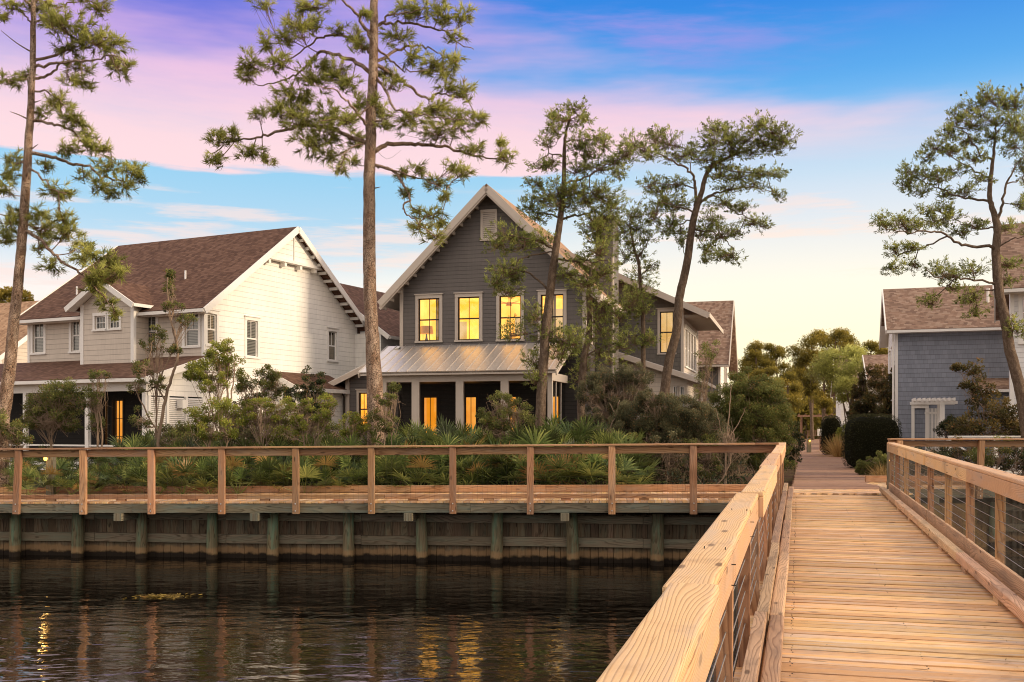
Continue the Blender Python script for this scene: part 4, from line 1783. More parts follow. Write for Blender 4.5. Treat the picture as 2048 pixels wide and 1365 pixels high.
    dd = []
    for (x0, x1) in ((207, 216), (226, 246)):
        dd.append((H.front(x0, 820, -.3)[0], H.front(x1, 820, -.3)[0], .35, H.front(x0, 800, -.3)[1]))
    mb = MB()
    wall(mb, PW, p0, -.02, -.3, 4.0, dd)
    mb.build('porch_wall', M['porch_shaded'], R)
    for i, d in enumerate(dd):
        window(R, PW, *d, trim='dark_frame', case=.07, rail=False, head=False, backing='lit_door', style='2x3' if i else 'plain', name='glazed_door')
    mb = MB()
    mb.box(p0, p1, pv - .05, -.31, -.35, .18)
    mb.build('porch_floor', M['white'], R)
    # porch flank: siding above, louvred shutters below
    PS = Plane((0, pv, 0), (0, 1, 0), (1, 0, 0))
    mb = MB()
    zz = lambda a: ee + (ew - ee) * ((a + pv - ev) / (-ev)) - .12
    wall(mb, PS, 0, -pv, 2.55, 2.86, top=[(0, 2.86), (-pv, 2.86), (-pv, zz(-pv)), (0, zz(0))])
    mb.build('porch_flank', M['white_siding'], R)
    mb = MB()
    wall(mb, PS, 0, -pv, -.3, .35)
    mb.build('porch_plinth', M['white_siding'], R)
    mb = MB()
    for j in range(4):
        a = -pv * j / 3
        mb.beam(PS.P(a + (.06 if j == 0 else -.06 if j == 3 else 0), .35, .0), PS.P(a + (.06 if j == 0 else -.06 if j == 3 else 0), 2.55, .0), .12, .08, up=(1, 0, 0))
    sh = mb.build('shutter_frame', M['white'], R)
    mb = MB()
    for j in range(3):
        a0 = -pv * j / 3 + .09
        a1 = -pv * (j + 1) / 3 - .09
        z = .4
        while z < 2.5:
            mb.face([PS.P(a0, z, .03), PS.P(a1, z, .03), PS.P(a1, z + .06, -.03), PS.P(a0, z + .06, -.03)])
            z += .068
    mb.build('louvre', M['white'], sh)
    mb = MB()
    mb.box(.02, .30, pv + 1.35, pv + 1.62, 2.12, 2.42)
    mb.build('extractor_hood', M['white'], R)
    # ---------------- small lean-to on the gable side and the rear ell with its roof
    n = MB()
    a0, z1 = H.side(543, 745, 0)
    a1 = H.side(640, 760, 0)[0]
    slab(n, [(1.5, a0 - .2, z1 - .65), (1.5, a1 + .6, z1 - .65), (.03, a1 + .6, z1 + .05), (.03, a0 - .2, z1 + .05)], .09)
    n.build('side_roof', M['roof_brown'], R)
    mb = MB()
    mb.beam((1.52, a0 - .23, z1 - .74), (.05, a0 - .23, z1 - .04), .05, .2)
    mb.beam((1.52, a0 - .2, z1 - .72), (1.52, a1 + .6, z1 - .72), .06, .16)
    mb.build('side_fascia', M['white'], R)
    mb = MB()
    SW = Plane((0, a0, 0), (1, 0, 0), (0, -1, 0))
    wall(mb, SW, .03, 1.2, -.3, z1 - .62, top=[(.03, z1 - .62), (1.2, z1 - .62), (.03, z1 - .1)])
    wall(mb, Plane((1.2, a0, 0), (0, 1, 0), (1, 0, 0)), 0, a1 - a0 + .4, -.3, z1 - .62)
    mb.build('side_wall', M['white_siding'], R)
    v0 = W - .2
    n = MB()
    slab(n, [(1.9, v0 - .1, 5.55), (1.9, v0 + 7, 5.55), (-2.2, v0 + 7, 8.4), (-2.2, v0 - .1, 8.4)], .11)
    n.build('rear_roof', M['roof_brown'], R)
    mb = MB()
    wall(mb, Plane((1.4, v0, 0), (0, 1, 0), (1, 0, 0)), .02, 7, -.3, 5.7)
    wall(mb, Plane((0, v0 + .01, 0), (1, 0, 0), (0, -1, 0)), .02, 1.4, -.3, 5.7)
    mb.build('rear_ell_wall', M['white_siding'], R)
    mb = MB()
    mb.beam((1.93, v0 - .13, 5.45), (.1, v0 - .13, 6.72), .05, .2)
    mb.beam((1.95, v0 - .1, 5.47), (1.95, v0 + 7, 5.47), .08, .14)
    mb.build('rear_fascia', M['white'], R)
    return H


def gable_house(name, label, X, Y, deg, width, depth, eave, ridge, walls, roof, trim, s0=0.0, over=.5, front=True, wins=(), side_wins=(), gables=True, sash='white'):
    """A plain house: ridge along the front when front is True; its front wall runs from s0 to s0 + width."""
    H = House(name, label, X, Y, deg)
    R = H.root
    F = Plane((0, 0, 0), (1, 0, 0), (0, -1, 0))
    s1 = s0 + width
    sl_ = (ridge - eave) / (depth / 2)
    zo = lambda v: ridge - sl_ * abs(v - depth / 2)
    zt = lambda v: zo(v) - .15
    mb = MB()
    wall(mb, F, s0, s1, -.3, zt(0), [w[:4] for w in wins])
    mb.build('front_wall', M[walls[0]], R)
    GL = Plane((s0, 0, 0), (0, -1, 0), (-1, 0, 0))
    GR = Plane((s1, 0, 0), (0, 1, 0), (1, 0, 0))
    mb = MB()
    lw = [w for w in side_wins if w[4] == 'L']
    rw = [w for w in side_wins if w[4] == 'R']
    wall(mb, GL, -depth, 0, -.3, zt(0), [w[:4] for w in lw], top=[(-depth, zt(0)), (0, zt(0)), (-depth / 2, zt(depth / 2))])
    wall(mb, GR, 0, depth, -.3, zt(0), [w[:4] for w in rw], top=[(0, zt(0)), (depth, zt(0)), (depth / 2, zt(depth / 2))])
    wall(mb, Plane((0, depth, 0), (-1, 0, 0), (0, 1, 0)), -s1, -s0, -.3, zt(0))
    mb.build('gable_wall', M[walls[1]], R)
    for w in wins:
        window(R, F, *w[:4], trim=trim, sash=sash, pane=w[4], style=w[5] if len(w) > 5 else 'uppertop', case=.1)
    for w in lw:
        window(R, GL, *w[:4], trim=trim, sash=sash, pane=w[5], style='2x2', case=.1)
    for w in rw:
        window(R, GR, *w[:4], trim=trim, sash=sash, pane=w[5], style='2x2', case=.1)
    e0, e1 = s0 - over, s1 + over
    for sg in (0, 1):
        n = MB()
        ve = -over if sg == 0 else depth + over
        q = [(e0, ve, zo(ve)), (e1, ve, zo(ve)), (e1, depth / 2, ridge - .002 * sg), (e0, depth / 2, ridge - .002 * sg)]
        if sg:
            q = [q[1], q[0], q[3], q[2]]
        slab(n, q, .11)
        n.build('roof', M[roof], R)
    k = 1 / math.sqrt(1 + sl_ * sl_)
    for ss in (e0 - .025, e1 + .025):
        for ve, sg in ((-over - .02, -1), (depth + over + .02, 1)):
            mb = MB()
            mb.beam((ss, ve, zo(-over) - .10), (ss, depth / 2, ridge - .10), .05, .22, up=(0, sg * sl_ * k, k))
            mb.build('rake_board', M[trim], R)
    mb = MB()
    mb.beam((e0, -over - .05, zo(-over) - .09), (e1, -over - .05, zo(-over) - .09), .1, .11)
    mb.build('gutter', M[trim], R)
    mb = MB()
    mb.face([(e0, -over, zo(-over) - .15), (e1, -over, zo(-over) - .15), (e1, 0, zo(-over) - .15), (e0, 0, zo(-over) - .15)])
    for ve in (-over, depth + over):
        mb.face([(e0, ve, zo(ve) - .125), (s0, ve, zo(ve) - .125), (s0, depth / 2, ridge - .125), (e0, depth / 2, ridge - .125)])
        mb.face([(e1, ve, zo(ve) - .125), (s1, ve, zo(ve) - .125), (s1, depth / 2, ridge - .125), (e1, depth / 2, ridge - .125)])
    mb.build('soffit', M[trim], R)
    for a, b in ((s0 - .03, s0 + .1), (s1 - .1, s1 + .03)):
        mb = MB()
        mb.box(a, b, -.03, .09, -.3, zt(0))
        mb.build('corner_board', M[trim], R)
    return H


MAIN = main_house()
WHITE = white_house()


def other_houses():
    # the house behind the grey one
    p = at(1440, 712, 62)
    H = gable_house('brown_roofed_house', 'beige house with weathered brown roof standing behind the grey house', p[0], 62, 15.66, 7, 8.2, 5.75, 9.6,
                    ('dark_shingle', 'white_siding'), 'roof_grey', 'taupe', s0=-7, over=.55, side_wins=[(3.3, 4.2, 3.6, 5.3, 'R', 'glass_sky'), (4.9, 5.8, 3.6, 5.3, 'R', 'glass_sky')])
    mb = MB()
    mb.beam((.35, -.9, -.3), (-.15, -.6, 2.9), .5, .5)
    mb.build('porch_pier', M['white'], H.root)
    # far left neighbour
    p = at(30, 668, 56)
    H = gable_house('beige_house', 'small beige house with tan roof at the far left edge behind the pine', p[0] - 6.5, 56, 24, 12, 9, 5.3, 8.6,
                    ('beige_siding', 'beige_siding'), 'roof_tan', 'white', s0=-4, over=.4)
    # blue shingle house
    p = at(1791, 856, 45)
    H = gable_house('blue_house', 'blue grey shingled house with brown roof right of the path', p[0], 45, 18, 11, 8.2, 5.9, 8.05,
                    ('blue_siding', 'pale_siding'), 'roof_grey', 'white', over=.38, side_wins=[(-3.0, -2.2, 3.2, 5.0, 'L', 'blinds'), (-5.6, -4.8, 3.2, 5.0, 'L', 'blinds')])
    R = H.root
    s0 = H.front(1829, 815)[0]
    s1 = H.front(1851, 815)[0]
    F = Plane((0, -.02, 0), (1, 0, 0), (0, -1, 0))
    d = window(R, F, s0, s1, .05, H.front(1829, 817)[1], trim='white', sash='white', pane='glass_dark', style='2x3', rail=False, case=.13, name='glazed_door')
    s = H.front(1980, 600, 1.5)[0]
    mb = MB()
    mb.tube([(s, 2.2, 6.9), (s, 2.2, 7.55)], .06, 8)
    mb.tube([(s, 2.2, 7.55), (s, 2.2, 7.65)], .085, 8)
    mb.build('vent_pipe', M['white'], R)
    mb = MB()
    mb.tube([(-.1, -.40, 5.6), (-.1, -.1, 5.2), (-.1, -.09, 0)], .045, 8)
    mb.build('downpipe', M['white'], R)
    # low annexe on its right
    n = MB()
    a0 = H.front(1960, 740, -1.5)[0]
    slab(n, [(a0, -2.2, 3.0), (13.5, -2.2, 3.0), (13.5, -.02, 3.55), (a0, -.02, 3.55)], .08)
    n.build('annexe_roof', M['roof_grey'], R)
    AF = Plane((0, -1.8, 0), (1, 0, 0), (0, -1, 0))
    q0, q1 = H.front(2019, 780, -1.8)[0], H.front(2030, 780, -1.8)[0]
    mb = MB()
    wall(mb, AF, a0 + .4, 13.2, -.3, 2.95, [(q0, q1, .1, 2.5)])
    wall(mb, Plane((a0 + .4, -1.8, 0), (0, -1, 0), (-1, 0, 0)), -1.78, 0, -.3, 2.95)
    mb.build('annexe_wall', M['blue_siding'], R)
    window(R, AF, q0, q1, .1, 2.5, trim='white', sash='white', pane='glass_dark', style='2x3', rail=False, case=.16, name='glazed_door')
    mb = MB()
    mb.beam((a0 - .02, -2.26, 2.93), (13.5, -2.26, 2.93), .11, .12)
    mb.tube([(a0 + 1.0, -2.25, 2.9), (a0 + 1.3, -1.9, 2.55), (a0 + 1.3, -1.87, 0)], .045, 8)
    mb.build('gutter', M['white'], R)
    # near house at the right edge
    p = at(2022, 856, 34)
    f = lambda x, y: None
    H = gable_house('pale_house', 'pale shingled house cut off by the right edge behind the leaning pine', p[0], 34, 25.5, 9, 9, 6.3, 9.0,
                    ('pale_siding', 'pale_siding'), 'roof_grey', 'white', over=.5,
                    wins=[(.32, 1.1, 4.25, 5.75, 'glass_sky', '2x3'), (1.5, 2.3, 4.25, 5.75, 'glass_sky', '2x3'), (.4, 1.3, .2, 2.4, 'glass_dark', '2x3')])
    # small white house far along the path
    p = at(1682, 856, 84)
    H = gable_house('cottage', 'small white cottage far along the path behind the dark magnolias', p[0], 84, 15, 8, 9, 4.6, 7.6,
                    ('white_siding', 'white_siding'), 'roof_grey', 'white', over=.4, wins=[(.7, 1.6, .6, 2.6, 'glass_dark'), (2.4, 3.3, .6, 2.6, 'glass_dark')], side_wins=[(-4, -3, 3.2, 4.4, 'L', 'glass_dark')])
    p = at(1748, 856, 66)
    H = gable_house('cottage', 'white trimmed cottage roof showing between the magnolias and the blue house', p[0], 66, 15, 6, 8, 4.4, 6.4,
                    ('white_siding', 'white_siding'), 'roof_grey', 'white', over=.4, wins=[(.9, 1.7, .5, 2.5, 'glass_dark')])


other_houses()


def pergola(name, label, X, Y, deg, w, d, h, n):
    t = thing(name, label, 'pergola', (X, Y, 0), -math.radians(deg))
    for (x, y) in ((.1, .1), (w - .1, .1), (.1, d - .1), (w - .1, d - .1)):
        mb = MB()
        mb.box(x - .1, x + .1, y - .1, y + .1, -.2, h)
        mb.build('post', M['white'], t)
    for y in (.1, d - .1):
        mb = MB()
        mb.box(-.35, w + .35, y - .14, y - .102, h - .12, h + .12)
        mb.box(-.35, w + .35, y + .102, y + .14, h - .12, h + .12)
        mb.build('beam', M['white'], t)
    for k in range(n):
        x = -.2 + (w + .4) * k / (n - 1)
        mb = MB()
        mb.box(x - .03, x + .03, -.45, d + .35, h + .123, h + .28)
        mb.build('rafter', M['white'], t)
    return t


p = at(1826, 856, 42.9)
t = thing('white_pergola', 'white pergola with slatted top over the glazed door of the blue house', 'pergola', (p[0], 42.9, 0), -math.radians(18))
for y in (0, 1.2):
    mb = MB()
    mb.box(1.04, 1.22, y - .09, y + .09, -.2, 2.40)
    mb.build('post', M['white'], t)
    mb = MB()
    mb.box(-.05, 1.72, y - .045, y + .045, 2.403, 2.53)
    mb.build('beam', M['white'], t)
for k in range(9):
    x = .06 + k * .19
    mb = MB()
    mb.box(x - .03, x + .03, -.38, 1.5, 2.533, 2.66)
    mb.build('rafter', M['white'], t)
lp = MB()
for k in range(9):
    lp.box(.56 + k * .055, .595 + k * .055, 1.17, 1.19, 0, 2.25)
lp.box(.54, 1.04, 1.192, 1.21, .1, .2)
lp.box(.54, 1.04, 1.192, 1.21, 2.0, 2.1)
lp.build('lattice_panel', M['white'], t)
p = at(1745, 856, 60)
pergola('white_pergola', 'small white pergola half hidden between the magnolias and the big hedge', p[0] - .2, 60, 12.5, 1.9, 1.5, 2.2, 7)
p = at(1632, 856, 128)
t = pergola('garden_arch', 'dim timber arch and gate at the far end of the path', p[0] - 1.9, 128, 12, 3.6, 1.6, 2.9, 6)
for o in t.children:
    o.data.materials[0] = M['path']
t = thing('bench', 'small timber bench under the arch at the far end of the path', 'bench', (at(1629, 856, 126)[0], 126, 0), -.2)
mb = MB()
for k in range(4):
    mb.box(-.9, .9, k * .14, k * .14 + .12, .42, .46)
mb.build('seat', M['path'], t)
mb = MB()
for k in range(9):
    mb.box(-.85 + k * .2, -.77 + k * .2, .56, .6, .5, 1.0)
mb.box(-.9, .9, .55, .61, 1.0, 1.08)
mb.build('backrest', M['path'], t)
for x in (-.8, .8):
    for y in (.05, .5):
        mb = MB()
        mb.box(x - .04, x + .04, y - .04, y + .04, 0, .42)
        mb.build('leg', M['path'], t)


def white_fence():
    t = thing('garden_fence', 'low white rail fence with crossed braces in front of the blue house', 'fence', (19, 30.5, 0))
    for z in (.12, 1.10):
        mb = MB()
        mb.beam((-6, 0, z), (8, 0, z), .06, .08)
        mb.build('fence_rail', M['white'], t)
    mb = MB()
    mb.beam((-6, 0, 1.165), (8, 0, 1.165), .13, .035)
    mb.build('fence_cap', M['white'], t)
    k = 0
    x = -6.0
    while x < 8:
        mb = MB()
        mb.box(x - .06, x + .06, -.06, .06, -.2, 1.06)
        mb.build('post', M['white'], t)
        for sg in (1, -1):
            mb = MB()
            mb.beam((x + .1, .012 * sg, .2 if sg > 0 else 1.02), (x + 1.3, .012 * sg, 1.02 if sg > 0 else .2), .02, .045)
            mb.build('brace', M['white'], t)
        x += 1.4


white_fence()


def bollard(X, Y, h, label, lit=True, cap=None, r=.09, group=None, zb=0.0, lamp_side=(-.6, -1), lz=None):
    t = thing('bollard', label, 'bollard', (X, Y, zb), group=group)
    mb = MB()
    mb.box(-r, r, -r, r, -.4, h)
    mb.build('post', M['fascia'] if cap != 'sign' else M['rail'], t, bevel=.01)
    if lit:
        z = lz if lz is not None else h - .12
        d = np.array((lamp_side[0], lamp_side[1], 0.0))
        d = d / np.linalg.norm(d)
        c = d * (r + .05)
        mb = MB()
        mb.tube([(*(c[:2]), z + .04), (*(c[:2]), z + .07)], [.05, .03], 10)
        mb.build('lamp_hood', M['dark_frame'], t)
        mb = MB()
        mb.tube([(*(c[:2]), z - .045), (*(c[:2]), z), (*(c[:2]), z + .038)], [.03, .045, .035], 10)
        mb.build('lamp_bulb', M['lamp'], t)
        L = bpy.data.lights.new('bollard_light', 'POINT')
        L.energy = 2.5
        L.color = (1, .55, .15)
        L.specular_factor = .15
        L.shadow_soft_size = .04
        lo = bpy.data.objects.new('bollard_light', L)
        lo.location = (X + c[0] + d[0] * .08, Y + c[1] + d[1] * .08, zb + z)
        COL.objects.link(lo)
    return t


p = at(98, 912, 24.9)
bollard(p[0] + .05, 24.9, p[2] + .0, 'grey wooden lamp post glowing among palmettos behind the left boardwalk', lz=p[2] - .07, lamp_side=(-.8, -1), zb=0)
p = at(1784, 918, 23.95)
bollard(p[0] + .0, 23.9, 1.05, 'grey wooden lamp post glowing at the end of the right bridge railing', lz=.66, lamp_side=(-.6, -1), r=.105)
p = at(1608, 880, 60)
bollard(p[0], 59, .8, 'wooden bollard with small light on the left edge of the far path', r=.11, lamp_side=(0, -1))
p = at(1653, 880, 59)
bollard(p[0], 58, .8, 'plain wooden bollard on the right edge of the far path', lit=False, r=.11)
p = at(1644, 876, 66)
t = bollard(p[0], 66, .9, 'short lit timber post with white cap beyond the bollards on the path', r=.13, cap='sign', lamp_side=(.7, -1), lz=.45)
mb = MB()
mb.box(-.24, .24, -.2, .2, .9, 1.35)
mb.build('lamp_hood', M['white'], t)
# ================================================================== TREES
def seg_near(polys, c):
    """Nearest point of a list of polylines to c, biased towards points nearer the trunk than c."""
    best, bd = None, 1e9
    for P in polys:
        d = np.linalg.norm(P - c, axis=1)
        i = int(np.argmin(d))
        if d[i] < bd:
            bd, best = d[i], P[i]
    return best


def pine(name, label, Y, ox, oy, sc, trunk, limbs, clumps, kind='long', bark='bark', needle='needle', dens=1.0, base_r=.2, cones=0, depth=.8, cat='pine tree', group=None, spread=1.0, dead=()):
    """trunk: (x, y, radius in m); limbs: ([points], radius); clumps: (x, y, rx, ry) - in the tree's own
    survey grid: photo direction = (ox + x / sc, oy + y / sc), taken at depth Y, with limbs leaning to and fro."""
    def w(x, y, dy=0.0):
        return at(ox + x / sc, oy + y / sc, Y + dy)
    upm = Y / FPX / sc                                            # metres per grid unit
    tr = np.array([np.append(w(x, y), r) for x, y, r in trunk])
    b = tr[0].copy()
    b[2] = min(b[2], -.3)
    if tr[0][2] > -.25:
        b[:2] = tr[0][:2]
        tr = np.vstack([b, tr])
        tr[0, 3] = tr[1, 3] * 1.15
    root = thing(name, label, cat, (tr[0][0], tr[0][1], 0), group=group)
    org = np.array((tr[0][0], tr[0][1], 0.0))
    T = smooth_line(tr, 6)
    mb = MB()
    T[1:-1, :2] += RNG.normal(size=(len(T) - 2, 2)) * .006
    mb.tube(T[:, :3] - org, np.maximum(T[:, 3], .01), 14)
    mb.build('trunk', M[bark], root, smooth=True)
    trunkline = T[:, :3]
    polys = []
    mb = MB()
    for pts, r0 in limbs:
        n = len(pts)
        dz = RNG.uniform(-depth, depth) * (len(pts) ** .5) * .8
        P = np.array([w(x, y, dz * (i / (n - 1)) ** 1.1) for i, (x, y) in enumerate(pts)])
        P[0] = seg_near([trunkline] + [q_[2:] for q_ in polys], P[0])
        P = smooth_line(P, 5)
        P[1:] += RNG.normal(size=(len(P) - 1, 3)) * .022
        r = np.linspace(r0 * .85, max(.010, r0 * .18), len(P))
        mb.tube(P - org, r, 7)
        polys.append(P)
    for pts, r0 in dead:
        P = smooth_line(np.array([w(x, y, -.1 * i) for i, (x, y) in enumerate(pts)]), 3)
        mb.tube(P - org, np.linspace(r0, r0 * .3, len(P)), 6)
    ends = polys + [trunkline[len(trunkline) // 3:]]
    # the sprays
    L = Leaves()
    TW = Leaves()
    C0, DD, TN = [], [], []
    for (cx, cy, rx, ry) in clumps:
        rx_, ry_ = rx * upm * spread, ry * upm * spread * 1.1
        c = w(cx, cy, 0)
        q = seg_near(ends, c)
        # sit at the depth of the limb that carries it
        dy = (q[1] - Y) * .9 + RNG.normal() * .25
        c = w(cx, cy, dy)
        q = seg_near(ends, c)
        bpt_ = c - np.array((0, 0, ry_ * .35))
        mid = (q + bpt_) / 2 + np.array((0, 0, -.06)) * np.linalg.norm(bpt_ - q) + RNG.normal(size=3) * .05
        br = smooth_line(np.array([q, mid, bpt_]), 4)
        rb = .012 + .007 * min(3, rx_ + ry_)
        mb.tube(br - org, np.linspace(rb, .010, len(br)), 5)
        vol = rx_ * ry_
        if kind == 'long':
            n = int(max(12, 200 * vol ** .8 * dens))
        else:
            n = int(max(14, 225 * vol ** .8 * dens))
        e = rdir(n) * (RNG.random((n, 1)) ** (.55 if kind == 'long' else .5)) * (1.28 if kind == 'long' else 1.15)
        pos = c + e * np.array((rx_, max(rx_, ry_) * .75, ry_))
        pos += RNG.normal(size=(n, 3)) * .04
        k = RNG.integers(len(br) // 2, len(br), n)
        start = br[k]
        m_ = (start + pos) / 2 + RNG.normal(size=(n, 3)) * .05 - np.array((0, 0, .05))
        TW.twigs(start, m_, .0065, .005)
        TW.twigs(m_, pos, .005, .003)
        D = (pos - c) * .7 + np.array((0, 0, .35)) * max(.25, ry_) + rdir(n) * .15
        D /= np.linalg.norm(D, axis=1, keepdims=True)
        C0.append(pos)
        DD.append(D)
        t0 = RNG.normal() * .07
        TN.append(np.clip(.42 + t0 + e[:, 2] * .22 + RNG.normal(size=n) * .13, 0, 1))  # upper tufts toned lighter: light from above put into the colour
    C0 = np.concatenate(C0)
    DD = np.concatenate(DD)
    TN = np.concatenate(TN)
    n = len(C0)
    if kind == 'long':
        K, ln, wd, sp = 26, .175, .0080, 1.0
    else:
        K, ln, wd, sp = 13, .085, .0115, 1.2
    per = np.repeat(np.arange(n), K)
    ax = DD[per]
    d = ax + RNG.normal(size=(n * K, 3)) * sp * .55
    d /= np.linalg.norm(d, axis=1, keepdims=True)
    back = RNG.random((n * K, 1)) * (.16 if kind == 'long' else .13)
    base = C0[per] - ax * back + RNG.normal(size=(n * K, 3)) * (.006 if kind == 'long' else .025)
    if kind == 'long':
        d[:, 2] -= .12
    ll = ln * RNG.uniform(.7, 1.15, (n * K, 1))
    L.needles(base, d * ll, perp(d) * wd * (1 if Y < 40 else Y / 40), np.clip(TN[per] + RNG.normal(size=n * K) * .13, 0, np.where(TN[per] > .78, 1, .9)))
    mb.build('limbs', M[bark], root, smooth=True)
    if cones:
        i = RNG.integers(0, n, cones)
        cp = C0[i] + RNG.normal(size=(cones, 3)) * .08
        for s_ in range(3):
            dd = rdir(cones) * .055
            L.leaves(cp - dd, dd * 2, perp(dd) * .032, np.full(cones, -0.0))
    TW.build('twigs', M['twig'], root, origin=org)
    L.build('crown', M[needle], root, origin=org)
    return root


pine('pine_tree', 'tall slender pine at the far left edge with dead side stubs', 27.5, 0, 0, 2.438,
     [(5, 2230, .2), (12, 2050, .185), (40, 1850, .165), (65, 1600, .145), (90, 1365, .13), (110, 1150, .125), (120, 1000, .12), (140, 700, .105), (152, 480, .09), (160, 300, .08), (162, 100, .07), (165, -40, .06), (170, -260, .03)],
     [([(175, 400), (230, 370), (300, 310), (320, 230), (335, 150)], .05), ([(180, 345), (260, 310), (350, 300), (450, 295), (560, 270), (620, 325)], .05),
      ([(180, 290), (300, 260), (400, 210), (500, 180), (590, 225)], .05), ([(165, 600), (250, 608), (340, 628), (400, 690), (440, 740), (530, 715)], .05),
      ([(158, 748), (250, 765), (340, 795), (420, 810), (500, 860), (560, 880), (640, 890), (700, 900)], .06), ([(150, 810), (200, 860), (250, 920), (320, 950)], .04),
      ([(138, 1120), (200, 1170), (260, 1240), (320, 1290), (400, 1340), (440, 1380), (500, 1440), (550, 1500)], .06), ([(150, 130), (120, 80), (70, 20)], .035),
      ([(170, 120), (230, 70), (330, 20), (460, 5)], .04), ([(115, 780), (70, 800), (20, 840)], .04), ([(105, 1110), (50, 1070), (0, 1040)], .04),
      ([(170, 440), (230, 450), (300, 500), (350, 570)], .035), ([(165, 10), (260, -60), (400, -90)], .04), ([(165, 40), (60, -40), (-40, -60)], .04), ([(100, 1130), (80, 1170), (20, 1180)], .03),
      ([(150, 400), (100, 390), (40, 400)], .03)],
     [(300, 110, 100, 60), (400, 150, 70, 60), (480, 30, 60, 50), (250, 90, 60, 50), (470, 200, 80, 55), (560, 200, 70, 40), (600, 330, 50, 40), (560, 300, 60, 45), (350, 230, 80, 40), (400, 320, 70, 35),
      (60, 390, 60, 35), (120, 365, 40, 25), (340, 380, 60, 30), (420, 410, 40, 20), (280, 500, 70, 50), (340, 560, 60, 45), (390, 590, 50, 25), (210, 550, 50, 25), (330, 720, 50, 40), (440, 700, 60, 35),
      (500, 720, 60, 30), (430, 660, 40, 35), (540, 810, 80, 35), (640, 830, 60, 40), (680, 850, 40, 35), (600, 900, 60, 35), (480, 900, 60, 35), (540, 940, 40, 30), (410, 850, 40, 25), (60, 780, 50, 40),
      (40, 850, 60, 45), (20, 920, 40, 35), (270, 930, 60, 40), (320, 940, 40, 30), (220, 810, 30, 30), (50, 1080, 60, 50), (30, 1150, 50, 45), (90, 1030, 50, 35), (230, 1100, 90, 55), (320, 1120, 70, 50),
      (300, 1060, 60, 40), (390, 1190, 60, 45), (420, 1240, 70, 45), (520, 1260, 80, 45), (570, 1320, 50, 45), (250, 1290, 60, 30), (200, 1200, 40, 30), (480, 1330, 70, 40), (180, 1040, 40, 40),
      (510, 1340, 60, 40), (470, 1400, 50, 35), (520, 1465, 45, 35), (560, 1530, 35, 25), (430, 1370, 40, 25), (60, 30, 60, 30), (20, 80, 30, 20), (170, 20, 50, 40), (390, -40, 80, 40), (240, 20, 60, 40)],
     dens=.95, dead=[([(145, 250), (80, 210), (5, 150)], .022), ([(132, 580), (90, 560), (48, 545)], .022), ([(158, 725), (175, 712), (186, 705)], .02), ([(168, 500), (185, 495), (198, 490)], .02)])

